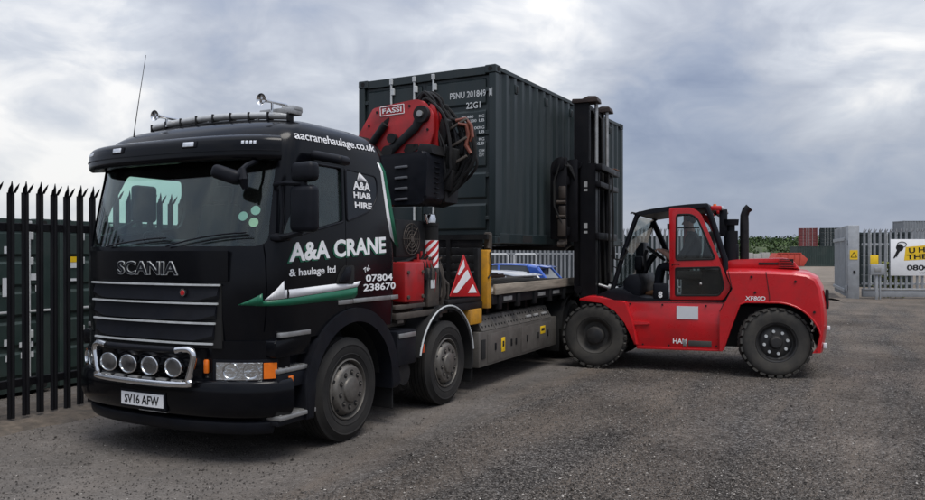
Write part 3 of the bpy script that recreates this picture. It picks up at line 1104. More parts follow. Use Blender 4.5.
# ---- side: step box, steps, arch, sill strips
for sgn in (1, -1):
    b = B().bx(min(sgn * 0.75, sgn * 1.10), max(sgn * 0.75, sgn * 1.10), -1.08, -0.62, 0.36, 1.09)
    sb = b.done('step_recess', m_blackpl, truck)
    for z in (0.80, 0.395):
        d = 0.0 if z > 0.6 else 0.02
        st = B().bx(min(sgn * 0.95, sgn * (1.235 + d)), max(sgn * 0.95, sgn * (1.235 + d)), -1.065, -0.575, z, z + 0.04, 0.008).done('step', m_alu, truck)
        for k in range(6):
            B().bx(min(sgn * 1.0, sgn * 1.22), max(sgn * 1.0, sgn * 1.22), -1.03 + k * 0.078, -1.005 + k * 0.078, z + 0.038, z + 0.047, 0.003).done('tread_rib', m_alu, st)
        B().bx(min(sgn * 1.0, sgn * 1.225), max(sgn * 1.0, sgn * 1.225), -1.06, -0.58, z - (0.14 if z > 0.6 else 0.05), z - 0.002, 0.01).done('step_riser', m_blackpl, truck)
    B().bx(min(sgn * 1.2, sgn * 1.234), max(sgn * 1.2, sgn * 1.234), -0.93, -0.87, 0.69, 0.765, 0.004).done('side_reflector', m_orange, truck)
    B().prism(rpoly([(-1.10, 0.94), (-0.66, 0.94), (-0.60, 1.09), (-1.10, 1.09)], 0.02), 'x', sgn * 1.05, sgn * 1.222, 0.012).done('door_skirt', m_black, truck)
    # flared wheel arch
    ro = [(-0.70, 0.34)] + arc(0.05, 0.50, 0.80, 168, 10, 26) + [(0.90, 0.46), (0.84, 0.40)]
    ri = [(0.72, 0.40)] + arc(0.05, 0.50, 0.665, 8, 172, 26) + [(-0.60, 0.34)]
    B().prism(ro + ri, 'x', sgn * 1.0, sgn * 1.262, 0.022, 3).done('wheel_arch', m_blackpl, truck)
    B().prism(arc(0.05, 0.50, 0.70, 175, 5, 20) + arc(0.05, 0.50, 0.66, 5, 175, 20), 'x', sgn * 0.75, sgn * 1.1).done('arch_liner', m_pit, truck)
    B().bx(min(sgn * 0.86, sgn * 1.20), max(sgn * 0.86, sgn * 1.20), 0.80, 0.825, 0.17, 0.52, 0.006).done('mud_flap', m_pit, truck)
    # sill strips
    for y0, y1, z in ((-0.215, 0.02, 1.365), (0.03, 0.70, 1.368), (0.71, 0.862, 1.368)):
        B().bx(min(sgn * 1.225, sgn * 1.243), max(sgn * 1.225, sgn * 1.243), y0, y1, z - 0.022, z + 0.022, 0.004).done('sill_strip', m_alu, truck)
    B().bx(min(sgn * 1.19, sgn * 1.236), max(sgn * 1.19, sgn * 1.236), -1.04, -0.63, 1.108, 1.150, 0.004).done('sill_strip', m_alu, truck)
    # air tank box behind the front wheel
    B().bx(min(sgn * 0.7, sgn * 1.21), max(sgn * 0.7, sgn * 1.21), 0.90, 1.30, 0.60, 0.985, 0.02).done('tank_box', m_blackpl, truck)
    B().bx(min(sgn * 1.20, sgn * 1.222), max(sgn * 1.20, sgn * 1.222), 0.915, 1.27, 0.905, 0.955, 0.003).done('reflective_strip', m_alu, truck)
    B().cyl((sgn * 0.75, 1.10, 0.50), (sgn * 1.17, 1.10, 0.50), 0.13, n=20).done('air_tank', m_dark, truck)
    # door handle
    hb = B().prism(rpoly([(-0.26, 1.545), (0.04, 1.535), (0.045, 1.72), (-0.12, 1.72), (-0.2, 1.66)], 0.03), 'x', sgn * 1.225, sgn * 1.243, 0.004).done('handle_recess', m_pit, truck)
    B().prism(rpoly([(-0.23, 1.56), (-0.07, 1.555), (-0.02, 1.70), (-0.10, 1.71)], 0.03), 'x', sgn * 1.235, sgn * 1.262, 0.008).done('door_handle', m_blackpl, truck)

# ---- mirrors
for sgn in (1,):
    b = B().box((sgn * 1.475, -1.02, 2.215), (0.27, 0.13, 0.40), (0, 0, R(-8 * sgn)), 0.05, 4)
    b.done('main_mirror', m_blackpl, truck)
    b = B().box((sgn * 1.48, -1.02, 2.53), (0.26, 0.13, 0.17), (0, 0, R(-8 * sgn)), 0.05, 4)
    b.done('wide_angle_mirror', m_blackpl, truck)
    b = B().tube([(sgn * 1.15, -1.02, 2.43), (sgn * 1.30, -1.06, 2.44), (sgn * 1.47, -1.02, 2.43)], 0.022, 8)
    b.tube([(sgn * 1.15, -1.02, 1.99), (sgn * 1.30, -1.06, 1.98), (sgn * 1.45, -1.02, 2.02)], 0.026, 8)
    b.box((sgn * 1.20, -1.0, 1.975), (0.14, 0.14, 0.06), None, 0.02)
    b.cyl((sgn * 1.47, -1.02, 2.40), (sgn * 1.47, -1.02, 2.46), 0.03)
    b.tube([(sgn * 1.24, -1.045, 1.98), (sgn * 1.26, -1.05, 2.2), (sgn * 1.24, -1.045, 2.43)], 0.016, 8)
    b.done('mirror_arm', m_blackpl, truck)
    b = B().box((sgn * 1.40, -0.56, 2.70), (0.34, 0.20, 0.085), (0, R(12 * sgn), R(6 * sgn)), 0.04, 4)
    b.cyl((sgn * 1.15, -0.52, 2.74), (sgn * 1.34, -0.56, 2.72), 0.025)
    b.done('kerb_mirror', m_blackpl, truck)
# the driver's mirror is folded back against its door
B().box((-1.36, -0.25, 2.38), (0.12, 0.28, 0.40), None, 0.04, 4).done('main_mirror', m_blackpl, truck)
B().tube([(-1.20, -0.92, 2.0), (-1.29, -0.75, 2.02), (-1.35, -0.30, 2.22)], 0.022, 8).done('mirror_arm', m_blackpl, truck)
b = B().box((0.93, -1.36, 2.50), (0.26, 0.13, 0.12), (0, R(18), R(20)), 0.045, 4)
b.tube([(1.02, -1.10, 2.64), (1.05, -1.26, 2.58), (1.02, -1.34, 2.50)], 0.022, 8)
b.tube([(1.04, -1.30, 2.55), (1.06, -1.31, 2.46), (1.06, -1.29, 2.38)], [0.03, 0.045, 0.02], 8)
b.done('front_mirror', m_blackpl, truck)

# ---- lettering and stripes on the cab side
def on_side(y, z, out=0.004):
    return lambda s_, t_, d_: (surf_x(y + s_, z + t_) + out + d_, y + s_, z + t_)


def on_side_slope(y, z, slope, out=0.004):
    return lambda s_, t_, d_: (surf_x(y + s_, z + t_ + slope * s_) + out + d_, y + s_, z + t_ + slope * s_)


m_letg = m_green
text('A&A CRANE', 'side_lettering', m_letg, truck, on_side_slope(-0.945, 1.748, 0.052, 0.003), 1.55, 0.17, 0.002, 0.035)
text('A&A CRANE', 'side_lettering', m_white, truck, on_side_slope(-0.925, 1.762, 0.052, 0.006), 1.54, 0.17, 0.003, 0.03)
text('& haulage ltd', 'side_lettering', m_white, truck, on_side_slope(-0.925, 1.615, 0.03), 0.66, 0.085, 0.003, 0.012)
text('07804', 'side_lettering', m_white, truck, on_side(0.245, 1.548), 0.50, 0.072, 0.003, 0.018)
text('238670', 'side_lettering', m_white, truck, on_side(0.205, 1.455), 0.60, 0.072, 0.003, 0.018)
text('Tel.', 'side_lettering', m_white, truck, lambda s_, t_, d_: (1.239 + d_, 0.215 + s_ * 0.92 - t_ * 0.3, 1.635 + t_ * 0.92 + s_ * 0.35), 0.12, 0.05, 0.003, 0.01)
text('aacranehaulage.co.uk', 'side_lettering', m_white, truck, on_side_slope(-0.79, 2.838, 0.022, 0.006), 1.27, 0.100, 0.003, 0.010)
text('HIAB', 'side_lettering', m_white, truck, on_side(0.055, 2.385, 0.008), 0.30, 0.062, 0.003, 0.03)
text('HIRE', 'side_lettering', m_white, truck, on_side(0.07, 2.285, 0.008), 0.30, 0.062, 0.003, 0.03)
text('A&A', 'side_lettering', m_white, truck, on_side(0.05, 2.468, 0.008), 0.30, 0.085, 0.003, 0.03)


def side_poly(name, pts, m, out=0.003, ny=None):
    """flat vinyl following the curved cab side: polygon given as lower/upper edges over y"""
    b = B()
    ys = [p[0] for p in pts]
    rows = []
    for y, z0, z1 in pts:
        rows.append((b.bm.verts.new((surf_x(y, z0) + out, y, z0)), b.bm.verts.new((surf_x(y, z1) + out, y, z1))))
    for a, c in zip(rows, rows[1:]):
        try:
            b.bm.faces.new((a[0], c[0], c[1], a[1]))
        except ValueError:
            pass
    o = b.done(name, m, truck)
    md = o.modifiers.new('s', 'SOLIDIFY')
    md.thickness = 0.0015
    return o


def lerp_pts(keys, n=6):
    out = []
    for a, c in zip(keys, keys[1:]):
        for k in range(n):
            f = k / n
            out.append(tuple(a[i] * (1 - f) + c[i] * f for i in range(3)))
    out.append(keys[-1])
    return out


side_poly('roof_mark', lerp_pts([(0.13, 2.556, 2.58), (0.165, 2.556, 2.655), (0.175, 2.57, 2.64), (0.30, 2.556, 2.57)]), m_white, 0.009)
# the long arrow: green under white
side_poly('green_arrow', lerp_pts([(-1.235, 1.395, 1.40), (-1.13, 1.385, 1.495), (-1.125, 1.385, 1.43), (-0.90, 1.383, 1.445), (-0.30, 1.39, 1.475), (0.05, 1.395, 1.495), (0.10, 1.43, 1.50)]), m_green, 0.003)
side_poly('white_arrow', lerp_pts([(-1.115, 1.437, 1.44), (-0.975, 1.445, 1.60), (-0.97, 1.447, 1.520), (-0.30, 1.478, 1.545), (0.10, 1.505, 1.555), (0.155, 1.55, 1.56)]), m_white, 0.003)
# the stripe down the rear edge
b1 = [(0.505, 2.78), (0.56, 2.70), (0.60, 2.50), (0.655, 2.22), (0.72, 1.96)]
for name, d0, d1, m in (('white_stripe', 0.0, 0.055, m_white), ('green_stripe', 0.057, 0.125, m_green)):
    b = B()
    rows = []
    for i, (y, z) in enumerate(b1):
        f = i / (len(b1) - 1)
        ya, yb = y + d0 * (0.6 + 0.7 * f), y + d1 * (0.6 + 0.7 * f)
        za = z
        zb = z
        if i == len(b1) - 1:
            za, zb = z + (0.05 if name == 'white_stripe' else -0.02), z - (0.01 if name == 'white_stripe' else 0.07)
        rows.append((b.bm.verts.new((surf_x(ya, za) + 0.003, ya, za)), b.bm.verts.new((surf_x(yb, zb) + 0.003, yb, zb))))
    for a, c in zip(rows, rows[1:]):
        b.bm.faces.new((a[0], c[0], c[1], a[1]))
    o = b.done(name, m, truck)
    md = o.modifiers.new('s', 'SOLIDIFY')
    md.thickness = 0.0015
# round permits on the screen's corner
for x, z, m in ((0.90, 2.17, m_card), (1.0, 2.22, m_card), (1.0, 2.115, m_ysign)):
    W, yf, a, yr = cab_at(z)
    y = plan_y(x, W, yf, a)
    dy = (plan_y(x + 0.01, W, yf, a) - plan_y(x - 0.01, W, yf, a)) / 0.02
    n = Vector((dy, -1, 0.28)).normalized()
    c = Vector((x, y, z)) - n * 0.030
    B().cyl(c, c - n * 0.002, 0.042, n=20).done('permit_disc', pm('pale_green_sticker', (0.42, 0.55, 0.50), 0.6) if m is m_card else pm('pale_yellow_sticker', (0.52, 0.58, 0.44), 0.6), truck)
# shelf of papers on the dash
B().box((0.1, -1.02, 1.945), (0.5, 0.16, 0.03), (R(6), 0, 0), 0.01).done('dash_shelf', m_blackpl, truck)

# ---- truck wheels
def truck_wheel(sgn, y, twin=False, first={}):
    """one wheel end: wheel > tyre, rim, nuts"""
    wl = empty('wheel', truck, (sgn * 1.22, y, 0.503))
    if sgn < 0:
        wl.rotation_euler = (0, 0, PI)
    key = 'twin' if twin else 'single'
    if key not in first:
        # built in the wheel's own frame, axle along x, outer face at x = 0
        r = 0.507
        prof = []
        side = [(0.296, -0.030), (0.325, -0.014), (0.340, -0.009), (0.343, -0.005), (0.350, -0.005), (0.353, -0.008), (0.385, -0.002), (0.425, -0.003), (0.430, 0.001), (0.438, 0.001), (0.442, -0.006), (0.470, -0.018), (0.476, -0.026), (0.492, -0.034)]
        grooves = []
        xs = -0.034
        tread = [(r, -0.042)]
        for g in (-0.085, -0.135, -0.185, -0.235):
            tread += [(r, g + 0.006), (r - 0.014, g + 0.004), (r - 0.014, g - 0.004), (r, g - 0.006)]
        tread += [(r, -0.272)]
        back = [(0.492, -0.285), (0.46, -0.305), (0.40, -0.312), (0.33, -0.30), (0.296, -0.285)]
        b = B().lathe(side + tread + back, (0, 0, 0), (1, 0, 0), 56, closed=True)
        if twin:
            b.lathe([(q, t - 0.33) for q, t in side + tread + back], (0, 0, 0), (1, 0, 0), 40, closed=True)
        ty = b.mesh('tyre', 40)
        ty.materials.append(m_tyre)
        # rim
        if not twin:
            pr = [(0.298, -0.034), (0.298, -0.018), (0.286, -0.012), (0.276, -0.03), (0.268, -0.075), (0.262, -0.085), (0.255, -0.05), (0.238, -0.018),
                  (0.222, 0.002), (0.212, 0.006), (0.135, 0.008), (0.125, 0.012), (0.118, 0.028), (0.108, 0.034), (0.0, 0.036)]
        else:
            pr = [(0.298, -0.034), (0.298, -0.018), (0.286, -0.012), (0.276, -0.04), (0.262, -0.13), (0.22, -0.15), (0.14, -0.15), (0.135, -0.05), (0.12, 0.0), (0.0, 0.005)]
        rm = B().lathe(pr, (0, 0, 0), (1, 0, 0), 48, capa=False).mesh('rim', 30)
        rm.materials.append(m_rim)
        b = B()
        d = B()
        for k in range(10):
            a = 2 * PI * k / 10 + 0.2
            c, s_ = math.cos(a), math.sin(a)
            x0 = 0.008 if not twin else -0.15
            d.cyl((x0 - 0.004, c * 0.168, s_ * 0.168), (x0 + 0.003, c * 0.168, s_ * 0.168), 0.026, n=14)
            b.cyl((x0, c * 0.168, s_ * 0.168), (x0 + 0.018, c * 0.168, s_ * 0.168), 0.014, 0.012, n=6)
            if not twin:
                n = Vector((0.72, c * 0.70, s_ * 0.70)).normalized()
                p = Vector((-0.028, c * 0.2435, s_ * 0.2435))
                d.cyl(p - n * 0.01, p + n * 0.003, 0.016, n=12)
        nm = b.mesh('wheel_nuts')
        nm.materials.append(m_rim)
        dm = d.mesh('rim_holes')
        dm.materials.append(m_pit)
        first[key] = (ty, rm, nm, dm)
    ty, rm, nm, dm = first[key]
    link('tyre', ty, wl)
    link('rim', rm, wl)
    setting(link('wheel_nuts', nm, wl), 'stuff')
    setting(link('rim_holes', dm, wl), 'stuff')
    wl.rotation_euler.x = 0
    return wl


for sgn in (1, -1):
    truck_wheel(sgn, 0.0)
    truck_wheel(sgn, 2.04)
    truck_wheel(sgn, 6.75, True)
    truck_wheel(sgn, 8.10, True)

# ---- chassis
for x in (-0.42, 0.42):
    B().bx(x - 0.05, x + 0.05, -0.9, 8.9, 0.70, 0.98, 0.01).done('chassis_rail', m_dark, truck)
for y in (0.0, 2.04, 6.75, 8.10):
    B().cyl((-1.0, y, 0.503), (1.0, y, 0.503), 0.07, n=12).done('axle', m_dark, truck)
b = B().bx(-0.9, 0.9, 0.95, 3.0, 0.99, 1.06).bx(-1.15, 1.15, 1.0, 1.12, 1.06, 1.16).bx(-1.15, 1.15, 1.9, 2.02, 1.06, 1.16)
b.done('crane_subframe', pm('grimy_steel', (0.09, 0.075, 0.062), 0.6, 0.3, 0.3, 6, dirt=(0.035, 0.03, 0.028), dscale=4, damt=0.7), truck)
m_grime = MATS['grimy_steel']
B().bx(1.08, 1.16, 0.95, 2.15, 1.10, 1.17, 0.008).bx(1.09, 1.15, 0.95, 1.60, 1.21, 1.26, 0.008).done('walkway_edge', m_grime, truck)
# second-axle mudguard with its bright edge
for sgn in (1, -1):
    yc = 2.04
    out = arc(yc, 0.50, 0.70, 168, -14, 24)
    inn = arc(yc, 0.50, 0.655, -14, 168, 24)
    mg = B().prism(out + inn, 'x', sgn * 0.86, sgn * 1.22, 0.006).done('mudguard', m_pit, truck)
    B().tube([(sgn * 1.225, y, z) for y, z in arc(yc, 0.50, 0.695, 166, 8, 26)], 0.011, 6).done('mudguard_edge', m_whitegrey, mg)
    B().bx(min(sgn * 0.88, sgn * 1.20), max(sgn * 0.88, sgn * 1.20), 2.73, 2.755, 0.16, 0.62, 0.006).done('mud_flap', m_pit, truck)
    B().bx(min(sgn * 1.19, sgn * 1.21), max(sgn * 1.19, sgn * 1.21), 1.42, 1.49, 0.69, 0.79, 0.003).done('side_reflector', pm('red_orange_reflector', (0.55, 0.07, 0.02), 0.3), truck)
    for yc in (6.75, 8.10):
        out = arc(yc, 0.50, 0.66, 175, 5, 20)
        inn = arc(yc, 0.50, 0.62, 5, 175, 20)
        B().prism(out + inn, 'x', sgn * 0.60, sgn * 1.22, 0.006).done('mudguard', m_pit, truck)
    B().bx(min(sgn * 0.62, sgn * 1.2), max(sgn * 0.62, sgn * 1.2), 6.03, 6.06, 0.18, 0.72, 0.006).done('mud_flap', m_pit, truck)

# ---- tool locker below the deck
for sgn in (1, -1):
    lo = B().bx(min(sgn * 0.78, sgn * 1.215), max(sgn * 0.78, sgn * 1.215), 2.92, 5.86, 0.315, 0.785, 0.012).done('tool_locker', m_toolbox, truck)
    xo = sgn * 1.216
    # sloping chequer-plate top made of short panels
    for k in range(6):
        y0 = 3.02 + k * 0.44
        o = B().prism([(1.212, 0.79), (1.208, 0.80), (1.105, 0.975), (1.05, 0.985), (1.05, 0.79)], 'y', y0, y0 + 0.425, 0.006)
        for v in o.bm.verts:
            v.co.x *= sgn
        pn = o.done('step_plate', m_toolbox, truck)
        for i in range(4):
            for j in range(2):
                yy = y0 + 0.06 + i * 0.10
                zz = 0.84 + j * 0.085
                xx = 1.208 - (zz - 0.80) / 0.175 * 0.103
                B().cyl((sgn * (xx - 0.01), yy, zz), (sgn * (xx + 0.005), yy, zz + 0.003), 0.016, n=8).done('plate_hole', m_pit, pn)
    for y0, y1 in ((3.18, 4.30), (4.36, 5.60)):
        dr = B().bx(min(xo, xo + sgn * 0.008), max(xo, xo + sgn * 0.008), y0, y1, 0.35, 0.74, 0.004).done('locker_door', m_toolbox, lo)
    for yy in (3.40, 3.95, 4.12, 4.55, 5.0, 5.42):
        B().bx(min(xo, xo + sgn * 0.022), max(xo, xo + sgn * 0.022), yy, yy + 0.035, 0.50, 0.60, 0.004).done('latch', m_dark, lo)
    B().bx(min(xo, xo + sgn * 0.012), max(xo, xo + sgn * 0.012), 2.98, 3.10, 0.42, 0.68, 0.004).done('side_slot', m_pit, lo)
    for yy, zz, w_, h_ in ((3.62, 0.45, 0.12, 0.20), (5.12, 0.56, 0.20, 0.12)):
        B().bx(min(xo, xo + sgn * 0.013), max(xo, xo + sgn * 0.013), yy, yy + w_, zz, zz + h_, 0.002).done('warning_label', m_ysign, lo)
        B().bx(min(xo, xo + sgn * 0.015), max(xo, xo + sgn * 0.015), yy + 0.03, yy + w_ - 0.03, zz + h_ * 0.35, zz + h_ * 0.75, 0.002).done('label_mark', m_pit, lo)
    for yy in (4.65, 4.95, 5.3):
        B().bx(min(sgn * 1.16, sgn * 1.19), max(sgn * 1.16, sgn * 1.19), yy, yy + 0.18, 0.855, 0.885, 0.002).done('reflective_tape', pm('pale_tape', (0.38, 0.38, 0.37), 0.6), lo)
    lamp = B().bx(min(sgn * 0.95, sgn * 1.17), max(sgn * 0.95, sgn * 1.17), 3.45, 3.48, 0.1, 0.1001)
    lamp.bm.free()

# ---- timber deck
DY0, DY1, DZ = 3.30, 8.95, 1.31
nb = 12
for i in range(nb):
    x0 = -1.24 + i * 2.48 / nb
    dz = random.uniform(-0.006, 0.006)
    b = B().bx(x0 + 0.004, x0 + 2.48 / nb - 0.004, DY0, DY1 - random.uniform(0, 0.03), DZ - 0.045 + dz, DZ + dz, 0.006, 1)
    b.done('deck_plank', m_wood, truck)
for sgn in (1, -1):
    # wooden edge rail, then the steel side beam with pockets
    B().bx(min(sgn * 1.243, sgn * 1.285), max(sgn * 1.243, sgn * 1.285), DY0, DY1, 1.265, 1.405, 0.010).done('edge_board', pm('grimy_edge_timber', (0.31, 0.265, 0.21), 0.85, 0, 0.35, 3.0, bump=0.25, bscale=30, dirt=(0.05, 0.04, 0.033), dscale=2.0, damt=0.6, stretch=(8, 0.6, 8)), truck)
    B().bx(min(sgn * 1.10, sgn * 1.24), max(sgn * 1.10, sgn * 1.24), DY0, DY1, 1.13, DZ - 0.052, 0.008).done('side_beam', m_dark, truck)
    for k in range(9):
        y = 3.45 + k * 0.66
        B().bx(min(sgn * 1.2, sgn * 1.27), max(sgn * 1.2, sgn * 1.27), y, y + 0.10, 1.06, 1.255, 0.008).done('stake_pocket', m_dark, truck)
        if k in (0, 2, 3):
            B().bx(min(sgn * 1.235, sgn * 1.250), max(sgn * 1.235, sgn * 1.250), y + 0.20, y + 0.50, 1.165, 1.225, 0.003).done('reflective_tape', pm('dirty_reflective_tape', (0.26, 0.26, 0.25), 0.6, 0, 0.3, 9), truck)
for k in range(9):
    y = 3.4 + k * 0.7
    B().bx(-1.095, 1.095, y, y + 0.08, 1.0, DZ - 0.05).done('cross_bearer', m_dark, truck)
beam = B().bx(-0.05, 0.05, -1.6, 1.6, 0.0, 0.05, 0.004).bx(-0.012, 0.012, -1.6, 1.6, 0.05, 0.075, 0.002).done('steel_bar', m_rust)
tag(beam, 'rusty brown steel bar lying along the far edge of the lorry deck', 'steel bar')
beam.location = tw(-1.05, 7.2, DZ + 0.006)
beam.rotation_euler = (0, 0, TR)

# ---- headboard, yellow post, triangle, amber box
b = B().bx(-1.20, 1.20, 3.20, 3.26, 1.15, 1.24).bx(-1.20, 1.20, 3.20, 3.26, 2.02, 2.09)
for x in (-1.17, -0.6, 0.0, 0.6):
    b.bx(x - 0.03, x + 0.03, 3.20, 3.26, 1.24, 2.02)
hb = b.done('headboard_frame', m_dark, truck)
for k in range(7):
    z = 1.25 + k * 0.11
    B().bx(-1.19, 1.12, 3.222, 3.240, z, z + 0.1085, 0.002).done('headboard_slat', m_dark, hb)
B().bx(1.13, 1.245, 3.12, 3.25, 1.09, 1.88, 0.012).done('yellow_post', m_yellow, truck)
B().tube([(1.19, 3.27, 1.9), (1.20, 3.29, 2.0), (1.20, 3.27, 2.09)], 0.03, 8).bx(1.11, 1.21, 3.28, 3.36, 1.86, 2.12, 0.02).done('corner_casting_lock', m_grime, truck)
B().tube([(1.26, 3.18, 1.85), (1.275, 3.16, 1.75), (1.26, 3.2, 1.66), (1.27, 3.17, 1.55), (1.255, 3.12, 1.50)], 0.012, 6).done('hose', m_dark, truck)
B().bx(0.92, 1.20, 2.70, 3.05, 0.90, 1.10, 0.015).done('amber_box', m_yellow, truck)
B().cyl((1.0, 2.9, 0.86), (1.0, 2.9, 0.91), 0.05).done('box_foot', m_dark, truck)


def tri(y0, y1, y2, z0, z1, z2, x0, x1, m, name, parent, r=0.02):
    return B().prism(rpoly([(y0, z0), (y1, z1), (y2, z2)], r, 3), 'x', x0, x1, 0.002).done(name, m, parent)


tr = tri(2.13, 2.99, 2.505, 1.300, 1.262, 1.825, 1.19, 1.20, m_redsign, 'triangle_board', truck)
quad = lambda pts, nm: B().prism(pts, 'x', 1.2005, 1.204).done(nm, m_white, tr)
quad([(2.20, 1.345), (2.32, 1.338), (2.69, 1.525), (2.61, 1.62), (2.55, 1.60)], 'white_band')
quad([(2.63, 1.325), (2.88, 1.315), (2.77, 1.425)], 'white_band')
quad([(2.335, 1.57), (2.37, 1.555), (2.53, 1.66), (2.50, 1.75)], 'white_band')
B().bx(1.13, 1.19, 2.1, 3.02, 1.20, 1.26, 0.008).bx(1.12, 1.185, 2.95, 3.06, 1.2, 1.9, 0.008).done('triangle_bracket', m_dark, truck)
B().bx(0.3, 1.18, 2.15, 3.1, 1.10, 1.20, 0.01).bx(-1.1, 0.3, 2.0, 3.1, 1.06, 1.20, 0.01).done('pillar_base_tray', m_dark, truck)

# ---- stabiliser and crane pedestal
B().bx(-1.15, 1.12, 1.30, 1.62, 1.20, 1.62, 0.02).done('stabiliser_beam', m_redg, truck)
B().bx(0.96, 1.16, 1.14, 1.58, 1.28, 1.74, 0.03).done('stabiliser_housing', m_redc, truck)
B().bx(0.98, 1.17, 1.64, 1.92, 1.20, 1.66, 0.02).done('valve_block', m_grime, truck)
B().bx(1.165, 1.175, 1.70, 1.80, 1.42, 1.52).done('data_plate', m_whitegrey, truck)
b = B().bx(1.0, 1.14, 1.52, 1.90, 1.66, 1.76, 0.01)
for k in range(5):
    b.cyl((1.08, 1.56 + k * 0.075, 1.76), (1.08, 1.56 + k * 0.075, 1.83 + 0.03 * (k % 2)), 0.014, n=8)
b.done('control_levers', m_redc, truck)
lg = B().cyl((1.08, 1.87, 1.02), (1.08, 1.87, 2.16), 0.088, n=24).cyl((1.08, 1.87, 2.16), (1.08, 1.87, 2.20), 0.095, n=24).bx(1.0, 1.16, 1.8, 1.94, 1.06, 1.2, 0.01).done('stabiliser_leg', m_pit, truck)
b = B().lathe([(0.06, 0.0), (0.062, 0.05), (0.05, 0.10), (0.0, 0.12)], (1.08, 1.87, 2.20), (0, 0, 1), 20).cyl((1.08, 1.80, 2.18), (1.08, 1.72, 2.30), 0.018)
b.done('leg_cap', m_chrome, lg)
B().lathe([(0.09, 1.66), (0.0905, 1.66), (0.0905, 1.99), (0.09, 1.99)], (1.08, 1.87, 0), (0, 0, 1), 32, closed=True).done('striped_sleeve', m_white, lg)
for k in range(4):                                    # red slanting bands wrapped on the sleeve
    b = B()
    ra, rb_ = [], []
    for i in range(25):
        a = -PI * 0.8 + PI * 1.6 * i / 24
        zb = 1.665 + k * 0.105 + (a * 0.095 * 0.9) - 0.02
        z0 = min(max(zb, 1.661), 1.989)
        z1 = min(max(zb + 0.052, 1.661), 1.989)
        ra.append(b.bm.verts.new((1.08 + 0.0918 * math.cos(a - 0.9), 1.87 + 0.0918 * math.sin(a - 0.9), z0)))
        rb_.append(b.bm.verts.new((1.08 + 0.0918 * math.cos(a - 0.9), 1.87 + 0.0918 * math.sin(a - 0.9), z1)))
    for i in range(24):
        b.bm.faces.new((ra[i], ra[i + 1], rb_[i + 1], rb_[i]))
    b.done('red_band', m_redsign, lg)
B().tube([(1.12, 1.95, 1.70), (1.17, 2.0, 1.5), (1.16, 2.04, 1.35), (1.1, 2.05, 1.2)], 0.035, 8).tube([(1.1, 2.0, 1.6), (1.2, 2.08, 1.45), (1.17, 2.12, 1.28)], 0.02, 8).done('hose', m_grime, truck)
# oil cooler with fan
ck = B().bx(0.90, 1.04, 1.14, 1.86, 1.79, 2.22, 0.012).done('oil_cooler', m_dark, truck)
b = B()
cy, cz = 1.46, 2.0
for r in (0.06, 0.10, 0.14, 0.18):
    b.tube([(1.055, cy + r * math.cos(2 * PI * i / 28), cz + r * math.sin(2 * PI * i / 28)) for i in range(28)], 0.005, 5, True)
for k in range(8):
    a = 2 * PI * k / 8
    b.cyl((1.055, cy, cz), (1.055, cy + 0.19 * math.cos(a), cz + 0.19 * math.sin(a)), 0.005, n=5)
b.cyl((1.04, cy, cz), (1.062, cy, cz), 0.035)
b.done('fan_guard', m_grime, ck)
B().bx(1.0, 1.05, 1.79, 1.86, 1.80, 2.21, 0.004).done('cooler_edge', pm('scuffed_aluminium', (0.22, 0.22, 0.215), 0.5, 0.5), ck)
B().tube([(1.02, 1.16, 1.72), (1.04, 1.35, 1.74), (1.03, 1.55, 1.79), (1.03, 1.8, 1.78)], 0.022, 8).done('hose', m_dark, truck)
# central column
B().cyl((0.0, 1.60, 1.05), (0.0, 1.60, 2.45), 0.24, 0.20, 24).done('crane_column', m_redc, truck)
B().prism([(-0.28, 2.30), (0.38, 2.30), (0.62, 2.95), (0.30, 3.25), (-0.1, 3.05)], 'y', 1.48, 1.80, 0.02).done('column_head', m_dark, truck)
B().bx(0.88, 0.94, 1.9, 1.97, 1.75, 2.16, 0.01).done('yellow_tab', m_yellow, truck)

# black plastic cover with louvres (faces the front)
cv = B().prism(rpoly([(0.30, 2.46), (0.42, 2.41), (1.16, 2.40), (1.24, 2.46), (1.26, 2.96), (1.22, 3.02), (0.34, 2.98), (0.30, 2.92)], 0.04), 'y', 1.46, 1.90, 0.035, 3).done('crane_cover', m_blackpl, truck)
for k in range(4):
    z = 2.84 - k * 0.125
    B().box((0.915, 1.452, z), (0.17, 0.03, 0.030), (0, R(-3), 0), 0.008).done('cover_louvre', pm('worn_grey_plastic', (0.10, 0.105, 0.115), 0.5), cv)
for k in range(8):
    z = 2.90 - k * 0.06
    B().box((1.262, 1.70, z), (0.02, 0.12 - 0.008 * k, 0.014), None, 0.004).done('cover_rib', m_blackpl, cv)
B().prism([(1.05, 2.98), (1.28, 2.99), (1.26, 3.10), (1.10, 3.12)], 'y', 1.55, 1.95, 0.02).done('boom_rest', m_dark, truck)
B().prism([(1.2, 3.0), (1.28, 2.95), (1.25, 2.45), (1.05, 2.40)], 'y', 1.92, 2.25, 0.02).done('crane_link', m_dark, truck)
B().prism([(0.55, 2.30), (0.62, 2.30), (0.80, 2.43), (0.70, 2.43)], 'y', 1.5, 1.55, 0.01).done('crane_bracket', m_redc, truck)

